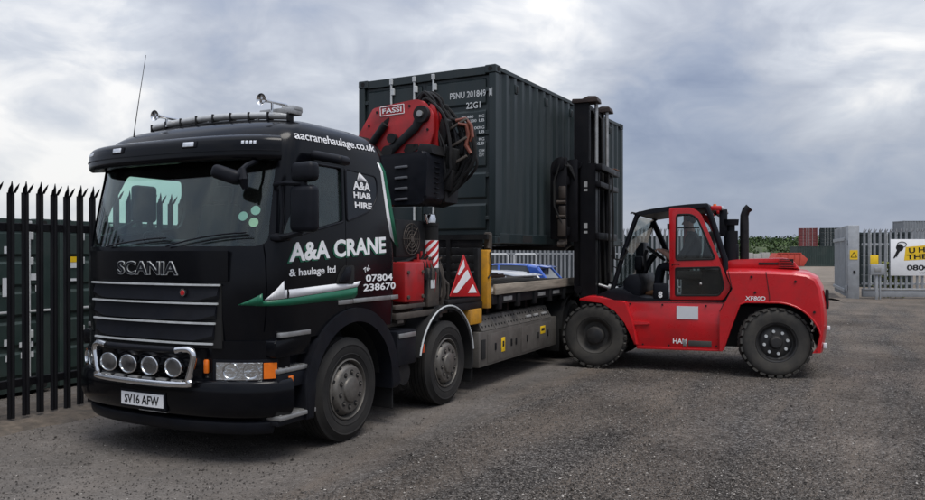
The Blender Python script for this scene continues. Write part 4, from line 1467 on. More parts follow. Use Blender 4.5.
# folded boom: two red cheek plates, lug arm, knuckle, extension tubes
CH = [(0.05, 3.02), (0.15, 3.31), (0.36, 3.615), (0.97, 3.675), (1.08, 3.64), (1.20, 3.50), (1.21, 3.28), (1.12, 3.00)]
for y0, y1 in ((1.70, 1.73), (1.98, 2.01)):
    B().prism(rpoly(CH, 0.03, 3), 'y', y0, y1, 0.008).done('boom_cheek', m_redc, truck)
B().prism([(0.12, 3.02), (0.22, 3.32), (0.40, 3.56), (0.92, 3.62), (1.05, 3.55), (1.08, 3.05)], 'y', 1.735, 1.975).done('boom_core', m_redc, truck)
text('FASSI', 'boom_lettering', m_white, truck, flat((0.50, 1.697, 3.535), (1, 0, 0.03), (-0.03, 0, 1)), 0.27, 0.060, 0.003, 0.012)
for (xa, za), (xb, zb) in (((0.47, 3.508), (0.805, 3.520)), ((0.805, 3.520), (0.80, 3.628)), ((0.80, 3.628), (0.465, 3.615)), ((0.465, 3.615), (0.47, 3.508))):
    B().cyl((xa, 1.697, za), (xb, 1.697, zb), 0.005, n=6).done('emblem_border', m_white, truck)
b = B().tube([(1.07, 1.665, 3.48), (0.98, 1.665, 3.33), (0.78, 1.665, 3.18), (0.60, 1.665, 3.06)], [0.075, 0.055, 0.05, 0.065], 12)
for v in b.bm.verts:
    v.co.y = 1.665 + (v.co.y - 1.665) * 0.42
b.cyl((1.07, 1.63, 3.48), (1.07, 1.70, 3.48), 0.10, n=28).cyl((0.66, 1.63, 3.22), (0.66, 1.70, 3.22), 0.06, n=24).cyl((0.60, 1.63, 3.06), (0.60, 1.70, 3.06), 0.075, n=24)
la = b.done('lug_arm', m_dark, truck)
B().cyl((1.07, 1.60, 3.48), (1.07, 1.632, 3.48), 0.038, n=20).done('pivot_pin', m_alu, la)
B().prism(rpoly([(0.50, 3.36), (0.585, 3.42), (0.60, 3.49), (0.53, 3.45), (0.47, 3.39)], 0.02), 'y', 1.69, 1.70, 0.002).done('cheek_slot', m_pit, truck)
B().prism(rpoly([(0.80, 3.06), (0.86, 3.02), (1.02, 3.08), (1.0, 3.14), (0.84, 3.14)], 0.02), 'y', 1.69, 1.70, 0.002).done('cheek_slot', m_pit, truck)
B().prism(rpoly([(1.08, 3.0), (1.19, 3.02), (1.20, 3.50), (1.16, 3.62), (1.10, 3.64)], 0.03), 'y', 1.80, 2.05, 0.012).done('knuckle_plate', m_redc, truck)
for k in range(3):
    B().bx(-0.2 - 0.1 * k, 1.12, 2.06, 2.30 - k * 0.05, 2.85 + k * 0.17, 3.0 + k * 0.17, 0.015).done('boom_section', m_dark, truck)
# hose bundle hanging over the knuckle
hr = random.Random(5)
for k in range(20):
    f = k / 19
    y0 = 1.80 + 0.30 * hr.random()
    top = 3.74 - 0.16 * f + 0.07 * hr.random()
    reach = 1.20 + 0.32 * f + 0.12 * (hr.random() - 0.5)
    jx = lambda a: a * (hr.random() - 0.5)
    pts = [(0.90 + 0.10 * f + jx(.1), y0, top - 0.10), (1.02 + 0.06 * f, y0, top + jx(.04)), (1.14 + 0.12 * f + jx(.06), y0 + 0.03, top - 0.12 - 0.06 * f), (reach - 0.06 + jx(.08), y0 + 0.05, 3.40 - 0.05 * f + jx(.1)),
           (reach + 0.02 + jx(.1), y0 + 0.06, 3.15 - 0.08 * f + jx(.1)), (reach - 0.02 + jx(.08), y0 + 0.07, 2.98 - 0.12 * f), (1.25 + 0.12 * f, y0 + 0.08, 2.80 - 0.2 * f + 0.12 * hr.random()), (1.12 + jx(.1), y0 + 0.05, 2.62 - 0.15 * f + jx(.1))]
    sm = []
    for i in range(len(pts) - 1):
        for q in range(4):
            t = q / 4
            p = [Vector(pts[max(0, min(len(pts) - 1, j))]) for j in (i - 1, i, i + 1, i + 2)]
            sm.append(0.5 * ((2 * p[1]) + (-p[0] + p[2]) * t + (2 * p[0] - 5 * p[1] + 4 * p[2] - p[3]) * t * t + (-p[0] + 3 * p[1] - 3 * p[2] + p[3]) * t ** 3))
    sm.append(Vector(pts[-1]))
    B().tube(sm, 0.017 + 0.008 * hr.random(), 8).done('hydraulic_hose', m_pit if hr.random() < 0.6 else m_dark, truck)
for pts in ([(1.38, 1.95, 3.42), (1.50, 1.96, 3.44), (1.56, 1.98, 3.36), (1.58, 1.98, 3.22), (1.53, 2.0, 3.14), (1.56, 2.0, 3.05)],
            [(1.42, 1.93, 3.38), (1.52, 1.94, 3.36), (1.54, 1.95, 3.25), (1.51, 1.95, 3.12), (1.57, 1.96, 3.02)]):
    B().tube(pts, 0.024, 8).done('hydraulic_hose', m_copper, truck)
for pts in ([(1.20, 2.1, 3.25), (1.42, 2.12, 3.30), (1.44, 2.12, 3.0), (1.34, 2.1, 2.75)], [(1.22, 2.05, 2.95), (1.34, 2.06, 2.9), (1.42, 2.06, 2.98)]):
    B().tube(pts, 0.045, 8).done('boom_tip_tube', m_dark, truck)

# swivel blocks, clamps and the folded outer boom at the knuckle
for c_, s_, m in (((1.24, 1.95, 3.30), (0.12, 0.20, 0.30), m_dark), ((1.30, 2.0, 2.98), (0.20, 0.22, 0.26), m_pit), ((1.22, 2.02, 2.74), (0.24, 0.26, 0.26), m_dark), ((1.42, 2.02, 3.10), (0.10, 0.12, 0.16), m_dark),
                  ((1.10, 1.95, 3.50), (0.14, 0.16, 0.16), m_dark), ((1.16, 2.05, 3.62), (0.10, 0.10, 0.08), m_pit)):
    B().box(c_, s_, (0.1, 0.25, 0.1), 0.02).done('swivel_block', m, truck)
for z_ in (3.36, 3.14, 2.92):
    B().box((1.38, 1.93, z_), (0.34, 0.03, 0.03), (0, R(-25), 0), 0.006).done('hose_clamp', m_grime, truck)
B().cyl((0.30, 1.66, 3.10), (0.56, 1.66, 3.40), 0.045, n=16).done('boom_ram', m_dark, truck)
B().cyl((0.20, 1.66, 2.99), (0.31, 1.66, 3.115), 0.025, n=12).done('ram_rod', m_chrome, truck)
for x_, z_ in ((0.30, 3.40), (0.42, 3.56), (0.88, 3.60), (1.13, 3.30), (0.95, 3.12), (0.33, 3.20)):
    B().cyl((x_, 1.690, z_), (x_, 1.702, z_), 0.016, n=8).done('cheek_bolt', m_dark, truck)

# clutter round the stabiliser: fittings, pipes and a second valve bank
cr = random.Random(9)
for k in range(7):
    y0, z0 = 1.56 + 0.06 * k + 0.03 * cr.random(), 1.72 + 0.05 * cr.random()
    pts = [(1.10, y0, z0), (1.14 + 0.04 * cr.random(), y0 + 0.03, z0 + 0.05 + 0.06 * cr.random()), (1.12, y0 + 0.10 * cr.random(), z0 + 0.02), (1.17, y0 + 0.06, 1.52 + 0.1 * cr.random()), (1.15, y0 + 0.04, 1.30)]
    B().tube(pts, 0.010 + 0.008 * cr.random(), 7).done('hydraulic_pipe', (m_pit, m_dark, m_grime, m_redg)[k % 4], truck)
for k in range(6):
    B().bx(1.09, 1.175, 1.58 + 0.055 * k, 1.615 + 0.055 * k, 1.52 + 0.02 * (k % 2), 1.66, 0.006).done('valve_section', (m_dark, m_grime)[k % 2], truck)
for y_, z_ in ((1.20, 1.62), (1.52, 1.62), (1.20, 1.34), (1.52, 1.34)):
    B().cyl((1.155, y_, z_), (1.178, y_, z_), 0.022, n=8).done('housing_bolt', m_grime, truck)

# ================================================================== the lifted container
CR = R(-29)
CO = Vector((0.478, 11.05, 1.966))
CW, CL, CHT = 2.438, 6.058, 2.591


def make_container(name, loc, rz, m, label, group=None, ends='door', detail=True, rods=(0.62, 1.05, 1.39, 1.81), L=CL, H=CHT):
    """local frame: x in [-CW, 0], y in [0, L], z from 0; the door end is y = 0"""
    c = tag(empty(name, None, loc, rz), label, 'container', group)
    for x in (-CW + 0.06, -0.06):
        for y in (0.06, L - 0.06):
            B().bx(x - 0.056, x + 0.056, y - 0.056, y + 0.056, 0.12, H - 0.12, 0.006, 1).done('corner_post', m, c)
    for x in (-CW + 0.09, -0.09):
        for y in (0.085, L - 0.085):
            for z in (0.059, H - 0.059):
                b = B().bx(x - 0.089, x + 0.089, y - 0.089, y + 0.089, z - 0.059, z + 0.059, 0.010, 1)
                cc = b.done('corner_casting', m, c)
                if detail:
                    sx = 1 if x > -1 else -1
                    sy = -1 if y < 1 else 1
                    B().cyl((x, y + sy * 0.07, z), (x, y + sy * 0.0905, z), 0.036, n=16).done('casting_hole', m_pit, cc)
                    B().cyl((x + sx * 0.07, y, z), (x + sx * 0.0905, y, z), 0.036, n=16).done('casting_hole', m_pit, cc)
    for x in (-CW + 0.04, -0.04):
        B().bx(x - 0.03, x + 0.03, 0.17, L - 0.17, H - 0.075, H - 0.012, 0.006, 1).done('top_side_rail', m, c)
        B().bx(x - 0.03, x + 0.03, 0.17, L - 0.17, 0.01, 0.155, 0.006, 1).done('bottom_side_rail', m, c)
    for y in (0.05, L - 0.05):
        B().bx(-CW + 0.17, -0.17, y - 0.04, y + 0.04, H - 0.13, H - 0.01, 0.006, 1).done('top_end_rail', m, c)
        B().bx(-CW + 0.17, -0.17, y - 0.04, y + 0.04, 0.01, 0.14, 0.006, 1).done('bottom_end_rail', m, c)
    # corrugated walls: trapezoid section, extruded upwards
    def corr(x, sgn, y0, y1, z0, z1, pitch=0.278, d=0.036):
        prof = []
        n = int(round((y1 - y0) / pitch))
        pt = (y1 - y0) / n
        for i in range(n):
            b_ = y0 + i * pt
            prof += [(b_, 0), (b_ + pt * 0.27, 0), (b_ + pt * 0.5, d), (b_ + pt * 0.77, d)]
        prof.append((y1, 0))
        outer = [(x - sgn * dd, yy) for yy, dd in prof]
        inner = [(x - sgn * (dd + 0.004), yy) for yy, dd in reversed(prof)]
        return B().prism(outer + inner, 'z', z0, z1)
    corr(-0.018, 1, 0.11, L - 0.11, 0.13, H - 0.06).done('corrugated_side', m, c, ang=20)
    corr(-CW + 0.018, -1, 0.11, L - 0.11, 0.13, H - 0.06).done('corrugated_side', m, c, ang=20)
    B().bx(-CW + 0.06, -0.06, 0.06, L - 0.06, H - 0.045, H - 0.022).done('roof_panel', m, c)
    B().bx(-CW + 0.07, -0.07, 0.06, L - 0.06, 0.10, 0.13).done('floor_panel', m_wood, c)
    if detail:
        for k in range(14):
            y = 0.30 + k * 0.42
            B().bx(-CW + 0.07, -0.07, y, y + 0.05, 0.012, 0.10).done('floor_bearer', m, c)
    B().bx(-CW + 0.12, -0.12, L - 0.06, L - 0.04, 0.13, H - 0.12).done('end_wall', m, c)
    # doors with pressed panels
    for k in range(2):
        x0 = -CW + 0.125 + k * (CW / 2 - 0.125)
        x1 = x0 + CW / 2 - 0.13
        dr = B().bx(x0, x1, 0.055, 0.075, 0.145, H - 0.135).done('door', m, c)
        z = 0.16
        hs = (H - 0.31) / 5
        for j in range(5):
            z0 = 0.17 + j * hs
            B().prism([(0.056, z0 + 0.03), (0.030, z0 + 0.065), (0.030, z0 + hs - 0.065), (0.056, z0 + hs - 0.03)], 'x', x0 + 0.05, x1 - 0.05, 0.004, 1).done('door_panel', m, dr)
        if detail:
            for j in range(4):
                zz = 0.35 + j * 0.62
                xe = x0 + 0.0 if k == 0 else x1 - 0.0
                B().bx(xe - 0.05, xe + 0.05, 0.018, 0.05, zz, zz + 0.06, 0.006, 1).done('hinge', m, dr)
    for xr in rods:
        rd = B().cyl((-xr, 0.004, 0.10), (-xr, 0.004, H - 0.06), 0.0165, n=12).done('lock_rod', m_whitegrey, c)
        for zz in (0.12, H - 0.085):
            B().bx(-xr - 0.028, -xr + 0.028, -0.016, 0.03, zz - 0.03, zz + 0.05, 0.006, 1).done('cam_keeper', m_whitegrey, rd)
        if detail:
            for zz in (0.75, 1.7, H - 0.23):
                B().bx(-xr - 0.012, -xr + 0.055, -0.010, 0.03, zz - 0.05, zz + 0.05, 0.006, 1).done('rod_bracket', m_whitegrey, rd)
            B().box((-xr + 0.14, -0.012, 1.05), (0.30, 0.014, 0.03), None, 0.004).done('rod_handle', m_whitegrey, rd)
    return c


cont = make_container('shipping_container', CO, CR, m_cont, 'dark green shipping container lifted above the lorry deck', rods=(1.05, 1.39, 1.81))
cpl = lambda x, z: flat((x, 0.0295, z), (1, 0, 0), (0, 0, 1))
m_ctext = pm('stencilled_grey_white', (0.58, 0.60, 0.60), 0.6, 0, 0.1, 8)
text('PSNU 201849', 'container_lettering', m_ctext, cont, cpl(-0.775, 2.15), 0.60, 0.095, 0.002, 0.012)
text('1', 'container_lettering', m_ctext, cont, flat((-0.10, 0.0035, 2.15), (1, 0, 0), (0, 0, 1)), 0.02, 0.09, 0.002, 0.012)
for dx, w_, dz, h_ in ((-0.112, 0.006, 2.135, 0.12), (-0.066, 0.006, 2.135, 0.12)):
    B().bx(dx, dx + w_, 0.0005, 0.0045, dz, dz + h_).done('check_digit_box', m_ctext, cont)
text('22G1', 'container_lettering', m_ctext, cont, cpl(-0.50, 1.985), 0.235, 0.095, 0.002, 0.012)
for i, (a, b_) in enumerate((('30 480', 'KG'), ('67 200', 'LB'), ('2 200', 'KG'), ('4 850', 'LB'), ('28 280', 'KG'), ('62 350', 'LB'), ('33.2', 'CU.M'), ('1 172', 'CU.FT'))):
    z = 1.845 - i * 0.062 - (i // 2) * 0.045
    text(a, 'weight_lettering', m_ctext, cont, cpl(-0.58 + 0.05 * (i % 3), z), 0.20, 0.042, 0.002, 0.01)
    text(b_, 'weight_lettering', m_ctext, cont, cpl(-0.29, z), 0.09, 0.042, 0.002, 0.01)
for y in (0.72, 1.88, 3.02, 5.2):
    B().bx(-0.025, 0.004, y - 0.05, y + 0.05, 2.28, 2.42, 0.012).done('vent', m_cont, cont)
    B().bx(-0.02, 0.0055, y - 0.03, y + 0.03, 2.295, 2.40, 0.004).done('vent_slot', m_pit, cont)
for y0 in (0.95, 4.10):                                 # fork pockets in the bottom rail
    B().bx(-0.012, -0.0085, y0, y0 + 0.36, 0.03, 0.14).done('fork_pocket', m_pit, cont)

# ================================================================== the forklift
# local frame: x backwards (towards the counterweight), y to the far side, z up; origin below the near front wheel
KR = R(-22.5)
KO = Vector((2.097, 12.28, 0))
fk = tag(empty('forklift', None, KO, KR), 'red counterbalance forklift carrying the container on its forks', 'forklift')
m_mast = pm('mast_black_steel', (0.0035, 0.0035, 0.005), 0.42, 0.0, 0.3, 6, dirt=(0.018, 0.015, 0.014), dscale=4, damt=0.3, spec=0.2)


def fork_wheel(x, y, yaw, near, rear):
    w_ = empty('wheel', fk, (x, y, 0.515), yaw + (0 if near else PI))
    r = 0.49
    wd = 0.27
    prof = [(0.285, 0.035), (0.30, 0.018), (0.36, 0.004), (0.42, 0.004), (0.46, 0.014), (r - 0.012, 0.03), (r, 0.05), (r, wd - 0.05), (r - 0.012, wd - 0.03), (0.42, wd), (0.30, wd - 0.01), (0.285, wd - 0.03)]
    b = B().lathe(prof, (0, 0, 0), (0, 1, 0), 48, closed=True)
    n = 26
    for k in range(n):
        for side in (0, 1):
            a = 2 * PI * (k + 0.5 * side) / n
            c, s_ = math.cos(a), math.sin(a)
            y0 = 0.075 if side == 0 else wd - 0.075
            m = Matrix.Translation((0, 0, 0)) @ Matrix.Rotation(-a, 4, 'Y') @ Matrix.Translation((r + 0.006, y0, 0)) @ Matrix.Rotation(R(16 if side == 0 else -16), 4, 'X') @ Matrix.Diagonal((0.030, 0.155, 0.078, 1))
            bmesh.ops.create_cube(b.bm, size=1.0, matrix=m)
    b.done('tyre', m_tyre2, w_)
    if not rear:
        pr = [(0.29, 0.045), (0.285, 0.02), (0.27, 0.03), (0.255, 0.05), (0.235, 0.09), (0.205, 0.13), (0.15, 0.135), (0.14, 0.07), (0.13, 0.045), (0.115, 0.035), (0.0, 0.035)]
        B().lathe(pr, (0, 0, 0), (0, 1, 0), 40, capa=False).done('rim', pm('dusty_dark_rim', (0.045, 0.042, 0.038), 0.7, 0.1, 0.3, 8, dirt=(0.10, 0.092, 0.08), dscale=5, damt=0.6), w_)
        B().lathe([(0.128, 0.12), (0.128, 0.06), (0.13, 0.02), (0.115, 0.012), (0.0, 0.01)], (0, 0, 0), (0, 1, 0), 32).done('hub', m_rimd, w_)
    else:
        pr = [(0.29, 0.045), (0.285, 0.02), (0.27, 0.026), (0.258, 0.05), (0.25, 0.085), (0.23, 0.10), (0.19, 0.075), (0.10, 0.07), (0.085, 0.02), (0.07, 0.008), (0.0, 0.006)]
        B().lathe(pr, (0, 0, 0), (0, 1, 0), 40, capa=False).done('rim', m_rimd, w_)
        for k in range(8):
            a = 2 * PI * k / 8 + 0.2
            B().cyl((0.165 * math.cos(a), 0.085, 0.165 * math.sin(a)), (0.165 * math.cos(a), 0.052, 0.165 * math.sin(a)), 0.026, 0.022, n=8).done('wheel_nut', m_whitegrey, w_)


for x, rear, yaw in ((0.0, False, 0.0), (2.70, True, R(12))):
    fork_wheel(x, 0.0 if not rear else 0.03, yaw, True, rear)
    fork_wheel(x, 2.20 if not rear else 2.17, yaw, False, rear)
B().cyl((0, 0.24, 0.515), (0, 1.96, 0.515), 0.13, n=16).done('front_axle', m_dark, fk)
B().bx(2.6, 2.8, 0.3, 1.9, 0.40, 0.62, 0.02).done('steer_axle', m_dark, fk)

# chassis side and front fenders
body = [(0.40, 1.075), (2.17, 1.085), (2.12, 0.95), (1.92, 0.345), (0.66, 0.325), (0.58, 0.50), (0.46, 0.80), (0.30, 1.0)]
ch = B().prism(body, 'y', 0.12, 2.08, 0.012).done('chassis', m_redf, fk)
B().prism([(0.66, 0.325), (1.92, 0.345), (1.94, 0.37), (0.65, 0.365)], 'y', 0.10, 0.1205, 0.004).done('chassis_edge', m_redf, fk)
fo = [(-0.24, 1.10), (-0.10, 1.145), (0.10, 1.14), (0.30, 1.08), (0.50, 1.075), (0.62, 0.70), (0.68, 0.40), (0.63, 0.40), (0.50, 0.74), (0.34, 0.93), (0.12, 1.055), (-0.10, 1.075), (-0.24, 1.06)]
for y0, y1 in ((0.0, 0.36), (1.84, 2.20)):
    B().prism(fo, 'y', y0, y1, 0.015).done('front_fender', m_redf, fk)
B().prism(rpoly([(0.44, 0.74), (0.50, 0.70), (0.85, 0.715), (0.86, 0.735), (0.82, 0.75), (0.52, 0.765)], 0.01), 'y', 0.085, 0.125, 0.008).done('side_step', m_redf, fk)
B().bx(1.44, 1.78, 0.108, 0.128, 0.405, 0.49, 0.004).done('step_plate', pm('rubber_tread_grey', (0.06, 0.055, 0.05), 0.8), fk)
B().bx(1.265, 1.585, 0.112, 0.1195, 0.815, 1.015, 0.0).done('notice_sheet', m_card, fk)
text('HAN', 'chassis_lettering', m_white, fk, flat((1.21, 0.1185, 0.435), (1, 0, 0), (0, 0, 1)), 0.21, 0.075, 0.003, 0.02)
B().bx(1.36, 1.41, 0.105, 0.1195, 0.40, 0.50, 0.003).done('sill_bracket', m_alu, fk)


# counterweight and rear body, lofted across the width so that its edges and rear corners are rounded
def cw_profile(d):
    """d = inset at this slice"""
    top = [(2.0, 1.60), (2.25, 1.605), (2.60, 1.60), (2.95, 1.585), (3.15, 1.555), (3.27, 1.49), (3.335, 1.35), (3.375, 1.10), (3.39, 0.85), (3.37, 0.62), (3.33, 0.39), (3.25, 0.385)]
    arch = [(3.24, 0.48)] + arc(2.70, 0.50, 0.60, 15, 88, 10) + [(2.26, 1.095), (2.18, 1.06), (2.05, 0.70), (1.94, 0.35), (1.90, 0.36), (1.90, 0.95), (1.97, 1.10), (2.075, 1.30)]
    out = []
    for x, z in top:
        fx = max(0.0, (x - 2.7) / 0.7)
        fz = max(0.0, (z - 1.2) / 0.4)
        out.append((x - d * fx * 1.3, z - d * fz))
    return out + arch


b = B()
rings = []
for y in (0.06, 0.065, 0.085, 0.12, 0.20, 0.35, 0.6, 1.1, 1.6, 1.85, 2.0, 2.08, 2.115, 2.135, 2.14):
    t = abs(y - 1.10) / 1.04
    d = 0.055 * max(0, (t - 0.6) / 0.4) ** 3 + (0.02 if t > 0.985 else 0.0)
    rings.append([(x, y, z) for x, z in cw_profile(d)])
b.loft(rings).done('counterweight', m_redf, fk, ang=28)
# edge of the rear wheel arch
B().tube([(x, 0.062, z) for x, z in [(3.235, 0.42)] + arc(2.70, 0.50, 0.605, 15, 88, 12) + [(2.27, 1.10), (2.185, 1.065), (2.06, 0.72), (1.95, 0.37)]], 0.014, 6).done('arch_lip', m_redf, fk)
B().bx(1.95, 3.15, 0.34, 1.86, 0.40, 1.02).done('arch_inner', m_pit, fk)
B().bx(3.36, 3.40, 0.25, 0.42, 1.02, 1.30, 0.01).done('tail_lamp', m_pit, fk)
B().bx(3.365, 3.405, 0.27, 0.40, 1.05, 1.14, 0.01).done('tail_lens', m_redsign, fk)
B().bx(3.37, 3.412, 0.14, 0.20, 0.72, 0.78, 0.01).done('reflector', m_card, fk)
B().bx(3.32, 3.372, 0.14, 0.20, 0.45, 0.53, 0.01).done('reflector', m_card, fk)
text('XF80D', 'model_lettering', m_white, fk, lambda s_, t_, d_: (2.26 + s_, 0.058 - d_, 1.13 + t_), 0.285, 0.062, 0.004, 0.012, shear=0.12)
# bonnet
hood = B().prism(rpoly([(1.92, 1.59), (2.0, 1.715), (2.12, 1.735), (2.80, 1.755), (2.93, 1.72), (3.02, 1.59)], [0, 0.03, 0.03, 0.04, 0.03, 0]), 'y', 0.40, 1.80, 0.03).done('bonnet', m_redf, fk)
B().bx(2.44, 2.72, 0.385, 0.42, 1.655, 1.69, 0.006).done('bonnet_slot', m_pit, hood)
for k in range(5):
    z = 1.615 + k * 0.027
    B().prism([(2.72, z), (2.99 - k * 0.028, z), (2.985 - k * 0.028, z + 0.009), (2.72, z + 0.009)], 'y', 0.375, 0.42, 0.002, 1).done('louvre', m_redf, hood)
B().bx(2.73, 2.93, 0.39, 0.41, 1.605, 1.745).done('louvre_back', m_pit, hood)

# cab floor, roof, pillars, door
B().prism([(-0.02, 1.135), (0.10, 1.20), (0.30, 1.27), (0.42, 1.26), (0.58, 1.16), (0.80, 1.125), (1.95, 1.12), (1.95, 1.07), (0.30, 1.08), (0.05, 1.12)], 'y', 0.14, 2.06, 0.01).done('cab_sill', m_blackpl, fk)
roof = [(0.58, 2.445), (0.62, 2.475), (0.85, 2.525), (1.15, 2.565), (1.45, 2.59), (1.72, 2.60), (1.74, 2.53), (1.20, 2.50), (0.72, 2.43)]
B().prism(rpoly(roof, 0.02, 2), 'y', 0.17, 2.03, 0.015).done('cab_roof', m_blackpl, fk)
B().tube([(0.66, 0.2, 2.455), (0.57, 0.16, 2.475), (0.56, 0.14, 2.46)], 0.014, 6).done('roof_bracket', m_dark, fk)
for y in (0.21, 1.99):
    B().tube([(0.22, y, 1.16), (0.28, y, 1.32), (0.45, y, 1.90), (0.64, y, 2.42), (0.70, y, 2.47)], 0.038, 10).done('front_pillar', m_blackpl, fk)
    B().tube([(1.70, y, 2.54), (1.76, y, 2.40), (1.97, y, 1.72), (1.98, y, 1.30), (1.96, y, 1.1)], 0.045, 10).done('rear_pillar', m_blackpl, fk)
b = B()
pa = [(0.31, 0.25, 1.30), (0.31, 1.95, 1.30), (0.655, 1.95, 2.42), (0.655, 0.25, 2.42)]
b.loft([[Vector(p) for p in pa], [Vector(p) + Vector((0.006, 0, -0.002)) for p in pa]]).done('windscreen', g_fork, fk)
b = B()
pa = [(1.985, 0.25, 1.60), (1.985, 1.95, 1.60), (1.78, 1.95, 2.44), (1.78, 0.25, 2.44)]
b.loft([[Vector(p) for p in pa], [Vector(p) + Vector((0.006, 0, 0.002)) for p in pa]]).done('rear_window', g_fork, fk)
DOOR = rpoly([(1.15, 2.535), (1.50, 2.535), (1.62, 2.45), (2.06, 1.30), (1.95, 1.125), (1.165, 1.11)], [0.03, 0.10, 0.10, 0.05, 0.03, 0.02])
UPW = rpoly([(1.265, 2.43), (1.48, 2.43), (1.575, 2.36), (1.835, 1.74), (1.255, 1.725)], [0.04, 0.08, 0.06, 0.06, 0.04])
LOW = rpoly([(1.25, 1.60), (1.895, 1.62), (1.96, 1.32), (1.885, 1.19), (1.25, 1.175)], [0.02, 0.03, 0.05, 0.04, 0.02])
for y0, y1 in ((0.13, 0.185), (2.015, 2.07)):
    dr = B().prism(DOOR, 'y', y0, y1, 0.006).done('cab_door', m_redf, fk)
    boolean(dr, [B().prism(UPW, 'y', y0 - 0.1, y1 + 0.1).done('tmp', m_pit), B().prism(LOW, 'y', y0 - 0.1, y1 + 0.1).done('tmp', m_pit)])
    dr.data.materials.clear()
    dr.data.materials.append(m_redf)
    ym = (y0 + y1) / 2
    for poly, nm in ((UPW, 'upper_pane'), (LOW, 'lower_pane')):
        B().prism(poly, 'y', ym - 0.003, ym + 0.003).done(nm, g_fork, dr)
        B().tube([(x, y0 + 0.005 if y0 < 1 else y1 - 0.005, z) for x, z in poly], 0.016, 6, True).done('rubber_seal', m_pit, dr)
    B().bx(1.27, 1.78, ym - 0.012, ym + 0.012, 1.67, 1.69).done('pane_bar', m_pit, dr)
B().bx(1.27, 1.60, 0.146, 0.170, 2.215, 2.235, 0.004).done('sliding_pane_edge', m_pit, fk)
B().sphere((1.62, 0.12, 1.36), 0.022).done('door_lock', m_alu, fk)
text('8', 'cab_lettering', m_white, fk, flat((0.985, 0.128, 1.135), (1, 0, 0), (0, 0, 1)), 0.065, 0.10, 0.004, 0.04)
B().bx(0.90, 1.14, 0.13, 0.20, 1.11, 1.36, 0.03).done('cab_step_panel', m_blackpl, fk)
# inside the cab: console, steering wheel, levers, seat
B().prism([(0.42, 1.14), (0.40, 1.38), (0.50, 1.48), (0.64, 1.49), (0.70, 1.34), (0.66, 1.14)], 'y', 0.30, 1.90, 0.02).done('front_console', m_blackpl, fk)
B().bx(0.42, 0.56, 1.35, 1.90, 1.40, 2.02, 0.03).done('side_console', m_blackpl, fk)
B().bx(0.50, 0.62, 0.80, 0.98, 1.55, 1.78, 0.02).done('instrument_pod', m_blackpl, fk)
B().tube([(0.62, 1.94, 2.42), (0.90, 1.94, 1.80), (1.02, 1.94, 1.20)], 0.05, 8).done('side_brace', m_blackpl, fk)
B().tube([(0.62, 1.02, 1.5), (0.72, 1.02, 1.70), (0.80, 1.02, 1.80)], 0.05, 10).done('steering_column', m_blackpl, fk)
c = Vector((0.82, 1.02, 1.825))
ax = Vector((0.62, 0, 0.78)).normalized()
u = Vector((0, 1, 0))
v = ax.cross(u)
b = B().tube([c + (u * math.cos(2 * PI * i / 24) + v * math.sin(2 * PI * i / 24)) * 0.18 for i in range(24)], 0.014, 8, True)
for k in range(3):
    a = 2 * PI * k / 3 + 0.5
    b.cyl(c, c + (u * math.cos(a) + v * math.sin(a)) * 0.18, 0.012, n=6)
b.done('steering_wheel', m_pit, fk)
for k in range(3):
    B().tube([(0.70, 0.62 + k * 0.08, 1.55), (0.69, 0.62 + k * 0.08, 1.80), (0.72, 0.62 + k * 0.08, 1.88)], [0.01, 0.009, 0.02], 8).done('lever', m_pit, fk)
B().bx(1.16, 1.66, 0.78, 1.32, 1.40, 1.54, 0.05).box((1.66, 1.05, 1.86), (0.13, 0.50, 0.66), (0, R(12), 0), 0.05).bx(1.25, 1.6, 0.85, 1.25, 1.11, 1.42).done('seat', m_fabric, fk)
B().bx(1.62, 1.98, 0.25, 1.95, 1.10, 1.58, 0.02).done('engine_cover', m_blackpl, fk)
# work lamps, mirror, intake, exhaust
B().tube([(1.70, 0.5, 2.545), (1.86, 0.5, 2.55), (1.92, 0.5, 2.50)], 0.02, 8).tube([(1.70, 1.7, 2.545), (1.86, 1.7, 2.55), (1.92, 1.7, 2.50)], 0.02, 8).cyl((1.90, 0.45, 2.51), (1.90, 1.75, 2.51), 0.018).done('lamp_bracket', m_blackpl, fk)
for y in (0.42, 1.6):
    l_ = B().bx(1.74, 1.90, y, y + 0.12, 2.50, 2.57, 0.015).done('work_lamp', m_redsign, fk)
    B().bx(1.905, 1.925, y + 0.01, y + 0.11, 2.505, 2.565, 0.005).done('lamp_lens', m_lens, l_)
    B().cyl((1.80, y + 0.06, 2.57), (1.80, y + 0.06, 2.60), 0.03, 0.025, 14).done('beacon', m_orange, l_)
B().bx(1.86, 1.98, 0.55, 0.62, 2.10, 2.52, 0.01).done('lamp_post', m_blackpl, fk)
B().tube([(2.03, 0.62, 1.62), (2.03, 0.62, 2.18)], 0.105, 20).cyl((2.03, 0.62, 2.18), (2.03, 0.62, 2.27), 0.06).cyl((2.03, 0.62, 2.27), (2.03, 0.62, 2.36), 0.11, 0.12, 20).done('air_cleaner', m_blackpl, fk)
B().bx(1.99, 2.14, 0.55, 0.85, 1.60, 1.98, 0.02).done('battery_box', m_blackpl, fk)
B().tube([(2.225, 0.70, 1.60), (2.225, 0.70, 1.75), (2.225, 0.70, 2.30), (2.225, 0.70, 2.42), (2.25, 0.70, 2.50), (2.30, 0.70, 2.55)], [0.068, 0.068, 0.066, 0.062, 0.062, 0.066], 16).done('exhaust_stack', m_dark, fk)
mr = B().tube([(0.36, 0.22, 1.58), (0.28, 0.12, 1.62), (0.26, 0.10, 1.80)], 0.012, 6).done('mirror_arm', m_pit, fk)
B().box((0.30, 0.10, 1.84), (0.03, 0.10, 0.20), (0, 0, R(20)), 0.012).done('mirror', m_dark, fk)
